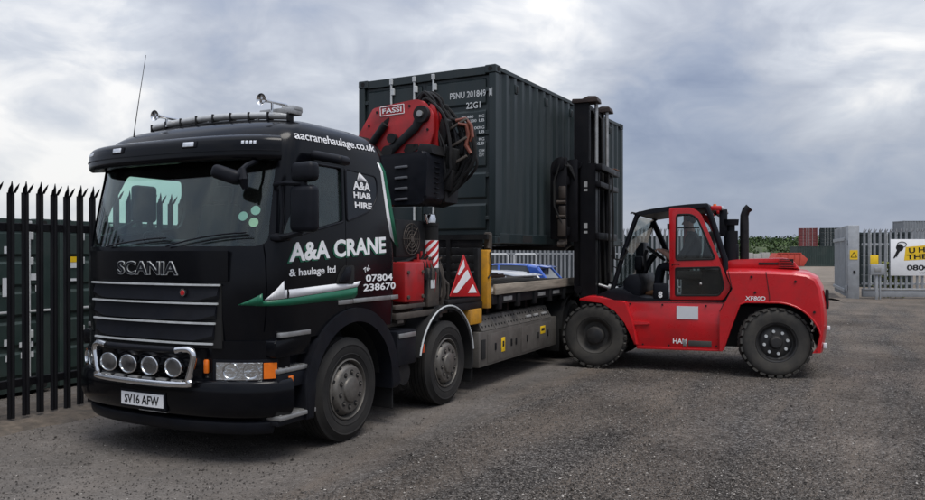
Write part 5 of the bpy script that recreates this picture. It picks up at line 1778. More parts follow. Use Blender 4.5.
B().tube([(0.30, 0.16, 1.74), (0.42, 0.16, 1.72), (0.50, 0.17, 1.86), (0.47, 0.18, 1.92)], 0.014, 6).done('grab_handle', m_pit, fk)

# ---- mast, carriage, forks
MX = -0.05
for ya, yb, s_ in ((0.44, 0.60, 1), (1.60, 1.76, -1)):
    o_ = B()
    # outer channel (C section) and inner channel
    o_.bx(-0.33, -0.07, ya if s_ > 0 else yb - 0.03, ya + 0.03 if s_ > 0 else yb, 0.28, 3.32)
    o_.bx(-0.33, -0.295, ya + (0.032 if s_ > 0 else 0), yb - (0.032 if s_ < 0 else 0), 0.28, 3.32)
    o_.bx(-0.105, -0.07, ya + (0.032 if s_ > 0 else 0), yb - (0.032 if s_ < 0 else 0), 0.28, 3.32)
    o_.done('outer_upright', m_mast, fk)
    i_ = B().bx(-0.45, -0.20, ya + 0.045 if s_ > 0 else yb - 0.075, ya + 0.075 if s_ > 0 else yb - 0.045, 1.20, 4.36)
    i_.bx(-0.45, -0.42, ya + 0.077 if s_ > 0 else ya, yb if s_ > 0 else yb - 0.077, 1.20, 4.36)
    i_.bx(-0.225, -0.195, ya + 0.077 if s_ > 0 else ya, yb if s_ > 0 else yb - 0.077, 1.20, 4.36)
    i_.done('inner_upright', m_mast, fk)
    cyy = yb + 0.08 if s_ > 0 else ya - 0.08
    ly = B().cyl((-0.115, cyy, 0.45), (-0.115, cyy, 3.25), 0.055, n=18).done('lift_cylinder', m_mast, fk)
    B().cyl((-0.115, cyy, 3.25), (-0.115, cyy, 4.34), 0.032, n=16).done('piston_rod', m_alu, ly)
    for k in range(2):
        B().bx(-0.40, -0.385, cyy - 0.02 + k * 0.05, cyy + 0.01 + k * 0.05, 1.9, 4.30).done('lift_chain', m_dark, fk)
    # brown-painted head plate
    B().prism(rpoly([(-0.48, 4.34), (-0.47, 4.41), (-0.30, 4.40), (-0.20, 4.44), (-0.06, 4.43), (-0.04, 4.345)], 0.015), 'y', min(ya, cyy - 0.07), max(yb, cyy + 0.07), 0.006).done('mast_head_plate', pm('rusty_mast_head', (0.038, 0.024, 0.019), 0.6, 0.1, 0.5, 7), fk)
for z, h_, x0, x1 in ((3.20, 0.10, -0.06, 0.05), (2.92, 0.09, -0.06, 0.03), (2.05, 0.12, -0.06, 0.0), (0.35, 0.16, -0.06, 0.0)):
    B().bx(x0, x1, 0.36, 1.84, z, z + h_, 0.01).done('mast_cross_member', m_mast, fk)
B().bx(-0.06, 0.055, 1.45, 1.84, 3.305, 3.325, 0.004).done('cross_member_cap', m_rust, fk)
B().bx(-0.42, -0.22, 0.62, 1.58, 4.25, 4.335, 0.01).done('mast_top_tie', m_mast, fk)
for x in (0.02, 0.06):
    B().tube([(x, 0.95 + x * 3, 3.18), (x + 0.02, 0.95 + x * 3, 2.4), (x, 0.95 + x * 3, 1.5)], 0.018, 8).done('mast_hose', m_pit, fk)
for z0, z1 in ((2.93, 3.02), (2.86, 2.90), (2.24, 2.33), (2.16, 2.20)):
    B().bx(-0.27, -0.21, 0.4355, 0.4395, z0, z1).done('mast_label', pm('dirty_label', (0.36, 0.36, 0.35), 0.6), fk)
# tilt cylinders and mast foot
for y in (0.62, 1.58):
    B().cyl((-0.06, y, 1.30), (0.12, y, 1.25), 0.028, n=12).cyl((0.12, y, 1.25), (0.55, y, 1.13), 0.055, n=14).cyl((0.10, y, 1.256), (0.14, y, 1.246), 0.066, n=14).done('tilt_cylinder', m_alu if y < 1 else m_mast, fk)
B().bx(-0.30, -0.06, 0.40, 1.80, 0.26, 0.46, 0.02).done('mast_foot', m_mast, fk)
# carriage with its two bars
for z in (2.12, 2.95):
    B().bx(-0.535, -0.46, 0.10, 2.10, z, z + 0.15, 0.01).done('carriage_bar', m_mast, fk)
for y in (0.52, 1.68):
    B().bx(-0.458, -0.34, y - 0.03, y + 0.03, 1.98, 3.25, 0.008).done('carriage_plate', m_mast, fk)
# load backrest frame, with the rounded near cheek
B().prism(rpoly([(-0.735, 2.06), (-0.735, 3.28), (-0.64, 3.40), (-0.46, 3.40), (-0.46, 2.06)], [0.02, 0.12, 0.10, 0.03, 0.02], 5), 'y', 0.06, 0.10, 0.006).done('side_cheek', m_mast, fk)
B().prism(rpoly([(-0.70, 3.12), (-0.62, 3.36), (-0.50, 3.40), (-0.50, 3.20)], 0.03), 'y', 0.005, 0.055, 0.006).done('cheek_hook', m_mast, fk)
m_bare = pm('worn_bare_steel', (0.10, 0.082, 0.07), 0.35, 0.7, 0.2, 5, dirt=(0.06, 0.045, 0.035), dscale=5, damt=0.6)
for z0, z1, x0 in ((2.10, 2.38, -0.60), (2.46, 2.60, -0.585), (2.72, 2.92, -0.585)):
    B().bx(x0, -0.47, 0.005, 0.057, z0, z1, 0.012).done('positioner_block', m_bare, fk)
for z_ in (2.43, 2.66):
    B().cyl((-0.62, 0.03, z_), (-0.47, 0.03, z_), 0.033, n=14).done('positioner_rod', m_bare, fk)
for y in (0.42, 1.62):
    B().prism(rpoly([(-0.545, 3.16), (-0.545, 1.955), (-2.35, 1.945), (-2.55, 1.915), (-2.55, 1.905), (-2.35, 1.885), (-0.60, 1.875), (-0.50, 1.95), (-0.538, 3.16)][::1], 0.0), 'y', y - 0.09, y + 0.09, 0.004).done('fork', m_mast, fk)
B().cyl((-0.62, 0.10, 1.98), (-0.50, 0.10, 1.98), 0.05, n=14).bx(-0.60, -0.47, 0.08, 0.12, 1.98, 2.12).done('roller', m_grime, fk)

# ================================================================== the driver
def make_person():
    """seated driver in the forklift's frame, one skinned body"""
    J = {  # joint: (position, radius x, radius y)
        'pelvis': ((1.34, 1.05, 1.60), 0.155), 'waist': ((1.40, 1.05, 1.78), 0.150), 'chest': ((1.42, 1.05, 1.98), 0.170), 'upper': ((1.41, 1.05, 2.12), 0.135),
        'neck': ((1.38, 1.05, 2.215), 0.058), 'head0': ((1.355, 1.05, 2.275), 0.072), 'head1': ((1.345, 1.05, 2.345), 0.094), 'head2': ((1.35, 1.05, 2.405), 0.078)}
    E_ = [('pelvis', 'waist'), ('waist', 'chest'), ('chest', 'upper'), ('upper', 'neck'), ('neck', 'head0'), ('head0', 'head1'), ('head1', 'head2')]
    for s_, t in ((-1, 'n'), (1, 'f')):
        J['hip' + t] = ((1.27, 1.05 + s_ * 0.10, 1.585), 0.105)
        J['thigh' + t] = ((1.08, 1.05 + s_ * 0.14, 1.62), 0.092)
        J['knee' + t] = ((0.90, 1.05 + s_ * 0.16, 1.60), 0.070)
        J['shin' + t] = ((0.87, 1.05 + s_ * 0.16, 1.43), 0.062)
        J['ankle' + t] = ((0.84, 1.05 + s_ * 0.16, 1.215), 0.046)
        J['foot' + t] = ((0.76, 1.05 + s_ * 0.165, 1.165), 0.046)
        J['toe' + t] = ((0.66, 1.05 + s_ * 0.17, 1.155), 0.036)
        J['sh' + t] = ((1.40, 1.05 + s_ * 0.185, 2.10), 0.072)
        J['uarm' + t] = ((1.34, 1.05 + s_ * 0.235, 1.90), 0.062)
        J['elbow' + t] = ((1.18, 1.05 + s_ * 0.25, 1.685), 0.060)
        J['farm' + t] = ((1.08, 1.05 + s_ * 0.225, 1.765), 0.060)
        J['wrist' + t] = ((0.965, 1.05 + s_ * 0.185, 1.85), 0.042)
        J['palm' + t] = ((0.90, 1.05 + s_ * 0.175, 1.885), 0.036)
        E_ += [('pelvis', 'hip' + t), ('hip' + t, 'thigh' + t), ('thigh' + t, 'knee' + t), ('knee' + t, 'shin' + t), ('shin' + t, 'ankle' + t), ('ankle' + t, 'foot' + t), ('foot' + t, 'toe' + t),
               ('upper', 'sh' + t), ('sh' + t, 'uarm' + t), ('uarm' + t, 'elbow' + t), ('elbow' + t, 'farm' + t), ('farm' + t, 'wrist' + t), ('wrist' + t, 'palm' + t)]
        # fingers curl round the rim of the wheel
        for k in range(4):
            dy = (k - 1.5) * 0.021
            ln = (0.85, 1.0, 0.95, 0.75)[k]
            a, b_, c_ = 'f%d%s0' % (k, t), 'f%d%s1' % (k, t), 'f%d%s2' % (k, t)
            J[a] = ((0.865, 1.05 + s_ * 0.175 + dy, 1.895), 0.011)
            J[b_] = ((0.835 + 0.01 * (1 - ln), 1.05 + s_ * 0.175 + dy * 1.1, 1.875 + 0.01 * ln), 0.0095)
            J[c_] = ((0.838, 1.05 + s_ * 0.175 + dy * 1.1, 1.872 - 0.022 * ln), 0.0085)
            E_ += [('palm' + t, a), (a, b_), (b_, c_)]
        J['th%s0' % t] = ((0.90, 1.05 + s_ * 0.135, 1.875), 0.013)
        J['th%s1' % t] = ((0.865, 1.05 + s_ * 0.130, 1.862), 0.010)
        E_ += [('palm' + t, 'th%s0' % t), ('th%s0' % t, 'th%s1' % t)]
    names = list(J)
    me = bpy.data.meshes.new('person')
    me.from_pydata([J[n][0] for n in names], [(names.index(a), names.index(b_)) for a, b_ in E_], [])
    o = link('person', me)
    md = o.modifiers.new('skin', 'SKIN')
    md.use_smooth_shade = True
    for i, n in enumerate(names):
        sv = me.skin_vertices[0].data[i] if me.skin_vertices else None
    if not me.skin_vertices:
        bm = bmesh.new()
        bm.from_mesh(me)
        bm.verts.layers.skin.verify()
        bm.to_mesh(me)
        bm.free()
    for i, n in enumerate(names):
        sv = me.skin_vertices[0].data[i]
        r = J[n][1]
        sv.radius = (r, r)
        sv.use_root = n == 'pelvis'
    sb = o.modifiers.new('sub', 'SUBSURF')
    sb.levels = 2
    sb.render_levels = 2
    bpy.context.view_layer.update()
    dg = bpy.context.evaluated_depsgraph_get()
    m2 = bpy.data.meshes.new_from_object(o.evaluated_get(dg))
    o.modifiers.clear()
    o.data = m2
    m2.name = 'person'
    m2.materials.clear()
    for m in (m_trouser, pm('grey_work_shirt', (0.04, 0.042, 0.048), 0.9, 0, 0.2, 14, bump=0.2, bscale=120), m_skin, m_boot):
        m2.materials.append(m)
    for p in m2.polygons:
        c = p.center
        if c.z < 1.245 and c.x < 0.90:
            k = 3
        elif c.x < 1.20 and c.z > 1.68 or c.z > 2.195:
            k = 2
        elif c.z > 1.72 or (c.x > 1.16 and c.z > 1.70):
            k = 1
        else:
            k = 0
        p.material_index = k
    m2.shade_smooth()
    o.location = KO
    o.rotation_euler = (0, 0, KR)
    # hair, nose, ears, eyes as small children
    b = B().sphere((1.362, 1.05, 2.375), 0.098, 1.0, 0.86, 0.85, 20, 14)
    for v in list(b.bm.verts):
        if v.co.x < 1.325 and v.co.z < 2.395 or v.co.z < 2.31:
            b.bm.verts.remove(v)
    b.done('hair', m_hair, o)
    B().prism([(1.262, 2.30), (1.230, 2.305), (1.250, 2.345), (1.265, 2.35)], 'y', 1.036, 1.064, 0.005).done('nose', m_skin, o)
    for s_ in (-1, 1):
        B().sphere((1.36, 1.05 + s_ * 0.088, 2.325), 0.028, 0.8, 0.4, 1.2, 10, 8).done('ear', m_skin, o)
        B().sphere((1.268, 1.05 + s_ * 0.032, 2.350), 0.012, 0.7, 1, 0.8, 8, 6).done('eye', m_pit, o)
    B().sphere((1.268, 1.05, 2.275), 0.022, 0.4, 1, 0.25, 10, 6).done('mouth', pm('lip', (0.30, 0.10, 0.09), 0.6), o)
    tag(o, 'person in dark trousers and boots seated at the forklift wheel', 'person')


make_person()

# more of the mast: extra rails, rollers, hoses and a rear guard of bars
for y in (0.70, 0.80, 1.40, 1.50):
    B().bx(-0.24, -0.17, y - 0.018, y + 0.018, 0.6, 3.28, 0.004).done('mast_rail', m_mast, fk)
for y in (0.95, 1.10, 1.25):
    B().bx(-0.53, -0.505, y - 0.02, y + 0.02, 2.28, 3.30, 0.004).done('guard_bar', m_mast, fk)
for k, y in enumerate((0.86, 0.92, 1.30, 1.36)):
    B().tube([(-0.30, y, 4.20), (-0.24, y, 4.30), (-0.16, y, 4.18), (-0.15, y + 0.02, 3.2), (-0.12, y, 2.0), (-0.10, y, 1.3)], 0.016, 8).done('mast_hose', m_pit, fk)
for y, z in ((0.46, 3.30), (0.46, 1.22), (1.74, 3.30)):
    B().cyl((-0.36, y - 0.05, z), (-0.36, y + 0.05, z), 0.06, n=18).done('mast_roller', m_mast, fk)
B().prism(rpoly([(-0.60, 2.02), (-0.60, 3.30), (-0.50, 3.38), (-0.34, 3.38), (-0.34, 2.02)], [0.02, 0.08, 0.05, 0.03, 0.02], 4), 'y', 0.30, 0.33, 0.005).done('carriage_cheek', m_mast, fk)
for i in range(5):
    y = 0.02 + 0.05 * i
    B().tube([(-0.52, y, 2.3 + 0.1 * i), (-0.66, y - 0.02, 2.6), (-0.66, y - 0.02, 3.0 + 0.05 * i), (-0.56, y, 3.30 + 0.02 * i), (-0.44, y + 0.05, 3.25), (-0.38, 0.36, 3.0)], 0.016, 8).done('carriage_hose', m_pit, fk)
# shut lines, bolts and hinges on the red bodywork
for pts in ([(0.40, 0.118, 1.066), (1.2, 0.118, 1.07), (1.97, 0.118, 1.078)], [(1.90, 0.0585, 0.95), (1.975, 0.0585, 1.10), (2.08, 0.0585, 1.30), (2.02, 0.0585, 1.58)], [(2.55, 0.0595, 1.56), (2.60, 0.0565, 1.20), (2.60, 0.0585, 1.12)]):
    B().tube(pts, 0.005, 5).done('shut_line', m_pit, fk)
for x, z in ((0.75, 0.40), (1.15, 0.40), (1.85, 0.42), (0.55, 1.03), (1.70, 1.03), (1.05, 1.03)):
    B().cyl((x, 0.108, z), (x, 0.121, z), 0.014, n=8).done('bolt', m_dark, fk)
for x, z in ((2.35, 1.48), (2.95, 1.42), (3.2, 0.98), (2.4, 1.25)):
    B().cyl((x, 0.045, z), (x, 0.075, z), 0.018, n=10).done('lifting_plug', m_dark, fk)
for z in (1.42, 2.2):
    B().cyl((1.14, 0.118, z), (1.14, 0.118, z + 0.09), 0.018, n=10).done('door_hinge', m_dark, fk)
B().tube([(1.20, 0.115, 1.64), (1.20, 0.09, 1.66), (1.30, 0.09, 1.665), (1.30, 0.115, 1.655)], 0.010, 6).done('door_handle', m_pit, fk)

# ================================================================== fences
def pale_mesh(h, wd, d, m, tips=True):
    """one palisade pale: W-section strip with a split, splayed top; origin at its foot"""
    t = 0.004
    xs = [-wd / 2, -wd / 2 + wd * 0.16, -wd * 0.16, 0, wd * 0.16, wd / 2 - wd * 0.16, wd / 2]
    ys = [0, -d, -d * 0.9, -d * 0.35, -d * 0.9, -d, 0]
    b = B()
    outer = list(zip(xs, ys))
    inner = [(x, y + t) for x, y in reversed(outer)]
    hh = h - (0.13 if tips else 0.0)
    b.prism(outer + inner, 'z', 0.0, hh)
    if tips:
        # three prongs: the centre one straight, the outer ones leaning forwards and sideways
        for x0, x1, lean, fw, hp in ((-wd / 2, -wd * 0.16, -0.012, -0.05, 0.085), (-wd * 0.15, wd * 0.15, 0.0, 0.0, 0.13), (wd * 0.16, wd / 2, 0.022, -0.05, 0.10)):
            xm = (x0 + x1) / 2
            ring0 = [(x0, -d, hh - 0.002), (x1, -d, hh - 0.002), (x1, -d + 0.012, hh - 0.002), (x0, -d + 0.012, hh - 0.002)]
            ring1 = [(x0 + lean * 0.6, -d + fw * 0.5, hh + hp * 0.55), (x1 + lean * 0.6, -d + fw * 0.5, hh + hp * 0.55), (x1 + lean * 0.6, -d + fw * 0.5 + 0.01, hh + hp * 0.55), (x0 + lean * 0.6, -d + fw * 0.5 + 0.01, hh + hp * 0.55)]
            ring2 = [(xm + lean - 0.002, -d + fw, hh + hp), (xm + lean + 0.002, -d + fw, hh + hp), (xm + lean + 0.002, -d + fw + 0.004, hh + hp), (xm + lean - 0.002, -d + fw + 0.004, hh + hp)]
            b.loft([ring0, ring1, ring2])
    me = b.mesh('pale', 30)
    me.materials.append(m)
    return me


def palisade(name, p0, p1, m, label, h=2.55, z0=0.07, pitch=0.165, wd=0.07, d=0.026, rails=(0.43, 2.12), rail_h=0.09, posts=2.75, post_back=0.08, group=None, tips=True, cat='fence', jitter=0.004):
    """fence line from p0 to p1 (world xy); pales face the right-hand side of the direction p0 -> p1"""
    p0, p1 = Vector((*p0, 0)), Vector((*p1, 0))
    L = (p1 - p0).length
    a = math.atan2((p1 - p0).y, (p1 - p0).x)
    f = tag(empty(name, None, p0, a), label, cat, group)
    me = pale_mesh(h, wd, d, m, tips)
    rn = random.Random(int(L * 100))
    n = int(L / pitch)
    for i in range(n + 1):
        o = link('pale', me, f)
        o.location = ((i + 0.3) * pitch, -0.012, z0 + rn.uniform(-jitter, jitter))
        o.rotation_euler = (rn.uniform(-0.004, 0.004), rn.uniform(-0.006, 0.006), 0)
    for z in rails:
        B().bx(-0.02, L + 0.02, 0.0, 0.045, z - rail_h / 2, z + rail_h / 2, 0.006, 1).done('rail', m, f)
    if posts:
        k = int(L / posts)
        pmh = B().bx(-0.05, 0.05, 0.0, 0.10, 0, h - 0.12 + z0, 0.008, 1).mesh('post')
        pmh.materials.append(m)
        for i in range(k + 1):
            o = link('post', pmh, f)
            o.location = (min(L, i * posts + 0.06), 0.047, 0)
    return f


a0, a1 = tw(-2.43, -6.9), tw(-2.43, 8.35)
palisade('palisade_fence', (a0.x, a0.y), (a1.x, a1.y), m_fence, 'black steel palisade fence running alongside the lorry', posts=2.75, wd=0.082, jitter=0.008)

# gravel strip / dirt berm under the black fence
b = B()
rows = []
rn = random.Random(11)
for i in range(61):
    y = -6.0 + i * 0.25
    row = []
    for j, (x, z) in enumerate(((-3.6, -0.03), (-3.2, 0.03), (-2.75, 0.055), (-2.4, 0.045), (-2.15, 0.02), (-1.95, -0.03))):
        p = tw(x + rn.uniform(-0.06, 0.06), y, z + (rn.uniform(-0.012, 0.02) if z > 0 else 0))
        row.append(b.bm.verts.new(p))
    rows.append(row)
for r0, r1 in zip(rows, rows[1:]):
    for i in range(5):
        b.bm.faces.new((r0[i], r0[i + 1], r1[i + 1], r1[i]))
setting(b.done('dirt_verge', pm('dry_dirt', (0.13, 0.105, 0.082), 0.95, 0, 0.45, 9, bump=0.8, bscale=40, dirt=(0.06, 0.055, 0.05), dscale=5, damt=0.8)))

# storage containers behind the black fence (their door ends face the lorry)
def storage_unit(y0, label, rods, sticker):
    o = tw(-3.95, y0)
    c = make_container('storage_container', (o.x, o.y, 0.03), R(63), m_cont2, label, group='storage containers behind the black fence', rods=rods, H=2.26)
    return c


# door end is local y = 0 and faces the lorry; local x runs along the fence (towards the rear of the lorry)
u1 = storage_unit(0.45, 'green storage container behind black fence with white labels on its door', (0.30, 0.85, 1.55, 2.1), 0)
u2 = storage_unit(3.02, 'green storage container behind black fence with one yellow sign on its door', (0.32, 0.80, 1.62, 2.12), 1)
for u_, items in ((u1, ((-0.62, 1.80, 0.10, 0.13, m_card), (-0.64, 1.25, 0.16, 0.34, m_card), (-0.36, 1.30, 0.13, 0.12, m_card), (-0.20, 1.30, 0.12, 0.12, m_card), (-0.36, 1.45, 0.28, 0.12, m_card),
                        (-0.32, 1.60, 0.07, 0.09, m_ysign), (-0.32, 1.75, 0.06, 0.07, m_ysign), (-0.60, 0.42, 0.10, 0.12, m_card), (-0.40, 0.44, 0.24, 0.11, m_card), (-0.42, 0.58, 0.26, 0.10, m_card), (-0.62, 0.62, 0.12, 0.12, m_card))),
                  (u2, ((-2.30, 1.60, 0.20, 0.22, m_card), (-2.28, 1.68, 0.16, 0.11, m_ysign), (-2.30, 1.42, 0.18, 0.05, m_card), (-1.20, 1.10, 0.10, 0.14, m_ysign)))):
    for x, z, w_, h_, m in items:
        off = 0.0 if m is not m_ysign else 0.003
        w_, h_ = w_ * 0.72, h_ * 0.7
        B().bx(x, x + w_, 0.022 - off, 0.0285 - off, z, z + h_).done('door_label', m, u_)

# pale pipe by the storage container
o = tag(B().cyl(tw(-3.4, 0.80), tw(-3.4, 0.80, 2.12), 0.03, n=12).cyl(tw(-3.4, 0.80, 2.12), tw(-3.4, 1.05, 2.12), 0.03, n=12).done('standpipe', m_steel), 'pale galvanised pipe standing between the black fence and a green container', 'pipe')

# the far galvanised fence line, behind cars and forklift
palisade('palisade_fence', (-6.0, 31.2), (10.2, 30.6), m_steel, 'grey galvanised palisade fence behind the parked cars', h=2.75, pitch=0.165, wd=0.075, d=0.03, rails=(0.45, 1.78), rail_h=0.06, posts=2.75)
# long dark units parked behind that fence
make_container('shipping_container', (-0.3, 38.0, 0), R(90), m_cont, 'dark container behind the grey fence, seen past the lorry headboard', None, detail=False)
make_container('shipping_container', (6.1, 37.6, 0), R(90), pm('container_slate_paint', (0.03, 0.036, 0.042), 0.55, 0, 0.15, 1.4), 'slate grey container behind the grey fence and the forklift mast', None, detail=False)
make_container('shipping_container', (12.6, 37.8, 0), R(90), m_cont, 'dark container behind the grey fence, seen through the forklift cab', None, detail=False)
# a framed steel barrier in front of it
for x0, x1 in ((0.95, 1.75), (2.0, 2.85)):
    hb_ = B().tube([(x0, 29.8, 0.0), (x0, 29.8, 1.70), (x0 + 0.06, 29.8, 1.76), (x1 - 0.06, 29.8, 1.76), (x1, 29.8, 1.70), (x1, 29.8, 0)], 0.045, 8).done('hoop_barrier', pm('pale_painted_tube', (0.42, 0.43, 0.43), 0.5))
    tag(hb_, 'narrower pale tubular hoop barrier by the grey palisade fence' if x0 < 1.5 else 'wider pale tubular hoop barrier by the grey palisade fence', 'barrier', 'hoop barriers by the grey fence')
sg = tag(empty('notice_board', None, (5.15, 30.9, 0), 0), 'narrow pale notice board standing in front of the grey palisade fence', 'sign')
B().bx(-0.16, 0.16, -0.015, 0.015, 0.75, 2.05, 0.004).done('board', m_card, sg)
B().cyl((0, 0.05, 0), (0, 0.05, 2.0), 0.03).done('stake', m_steel, sg)

# gate post, open leaf, closed leaf with the sign
GP = Vector((15.05, 29.7, 0))
gp = tag(empty('gate_post', None, GP, R(-12)), 'broad galvanised gate post with a yellow warning sign on it', 'gate post')
B().bx(-0.20, 0.20, -0.14, 0.14, 0, 2.88, 0.015).done('column', m_steel, gp)
B().prism([(-0.14, 1.56), (0.14, 1.56), (0.14, 1.92), (-0.14, 1.92)], 'y', -0.150, -0.1405).done('warning_plate', m_ysign, gp)
B().prism(rpoly([(-0.12, 1.64), (0.12, 1.64), (0.0, 1.86)], 0.02), 'y', -0.155, -0.1505).done('warning_triangle', m_pit, gp)
B().prism([(-0.08, 1.66), (0.08, 1.66), (0.0, 1.81)], 'y', -0.159, -0.1555).done('triangle_face', m_ysign, gp)
B().bx(-0.02, 0.06, -0.17, -0.14, 1.02, 1.14, 0.01).done('lock', m_pit, gp)
for z in (0.35, 2.1):
    B().cyl((-0.24, -0.05, z), (-0.24, -0.05, z + 0.22), 0.04).bx(-0.25, -0.15, -0.07, -0.03, z + 0.08, z + 0.14).done('hinge', m_steel, gp)
palisade('gate_leaf', (14.95, 30.1), (16.75, 34.7), m_steel, 'grey palisade gate leaf swung open behind its gate post', h=2.75, z0=0.12, pitch=0.13, wd=0.10, d=0.03, rails=(0.35, 2.35), rail_h=0.12, posts=0, cat='gate', tips=False)
gl = palisade('gate_leaf', (15.45, 29.75), (21.6, 29.3), m_steel, 'closed grey palisade gate with a big white key sign hung on it', h=2.62, z0=0.15, pitch=0.197, wd=0.095, d=0.03, rails=(0.62, 2.15), rail_h=0.07, posts=0, cat='gate')
B().bx(0.0, 6.15, -0.06, 0.10, 0.12, 0.44, 0.012).done('bottom_beam', m_steel, gl)
B().bx(0.0, 6.15, -0.075, -0.061, 0.37, 0.43, 0.004).done('beam_flange', m_alu, gl)
# its sign
SX = 16.45
ga = math.atan2(29.3 - 29.75, 21.6 - 15.45)
sgn_o = tag(empty('key_sign', None, (SX, 29.60, 0), ga), 'white sign with black key and yellow slogan patch on the grey gate', 'sign')
B().bx(0, 3.3, -0.006, 0.006, 0.94, 2.34, 0.002).done('panel', m_white, sgn_o)
B().prism([(0.50, 1.52), (2.45, 1.62), (2.50, 2.22), (0.56, 2.04)], 'y', -0.011, -0.0065).done('yellow_patch', m_ysign, sgn_o)
text('U HOLD', 'slogan', m_pit, sgn_o, flat((0.68, -0.0115, 1.80), (1, 0, 0.07), (-0.05, 0, 1)), 1.35, 0.20, 0.003, 0.03)
text('THE KEY', 'slogan', m_pit, sgn_o, flat((0.60, -0.0115, 1.56), (1, 0, 0.05), (-0.05, 0, 1)), 1.60, 0.19, 0.003, 0.03)
text('0800', 'phone_number', m_pit, sgn_o, flat((0.60, -0.007, 1.14), (1, 0, 0), (0, 0, 1)), 0.86, 0.22, 0.003, 0.03)
text('www', 'web_line', m_pit, sgn_o, flat((1.05, -0.007, 1.02), (1, 0, 0), (0, 0, 1)), 0.30, 0.05, 0.003, 0.03)
ky = B().cyl((0.34, -0.008, 2.02), (0.34, -0.012, 2.02), 0.14, n=20)
ky.done('key_head', m_pit, sgn_o)
B().prism([(0.30, 1.98), (0.24, 1.93), (0.10, 1.62), (0.14, 1.60), (0.20, 1.68), (0.24, 1.66), (0.26, 1.74), (0.36, 1.90)], 'y', -0.0165, -0.0125).done('key_blade', m_pit, sgn_o)
B().tube([(0.42 + 0.17 * math.cos(2 * PI * i / 20), -0.012, 2.14 + 0.10 * math.sin(2 * PI * i / 20)) for i in range(20)], 0.012, 6, True).done('key_ring', m_pit, sgn_o)
# keypad box on its stand
kb = tag(empty('keypad_box', None, (15.72, 29.25, 0), ga), 'grey keypad box on a short stand beside the gate post', 'keypad')
B().bx(-0.26, 0.26, -0.12, 0.06, 0.98, 1.38, 0.02).done('box', m_steel, kb)
B().bx(-0.05, 0.05, -0.05, 0.0, 0, 0.98, 0.006).bx(0.10, 0.15, -0.05, 0.0, 0, 0.98, 0.004).done('stand', m_steel, kb)
B().bx(-0.12, 0.12, -0.132, -0.1215, 1.10, 1.26, 0.004).done('keypad', m_alu, kb)
yn = tag(B().bx(15.55, 15.86, 29.36, 29.37, 1.38, 1.74, 0.002).done('yellow_notice', m_ysign), 'small yellow notice above the grey keypad box', 'sign')

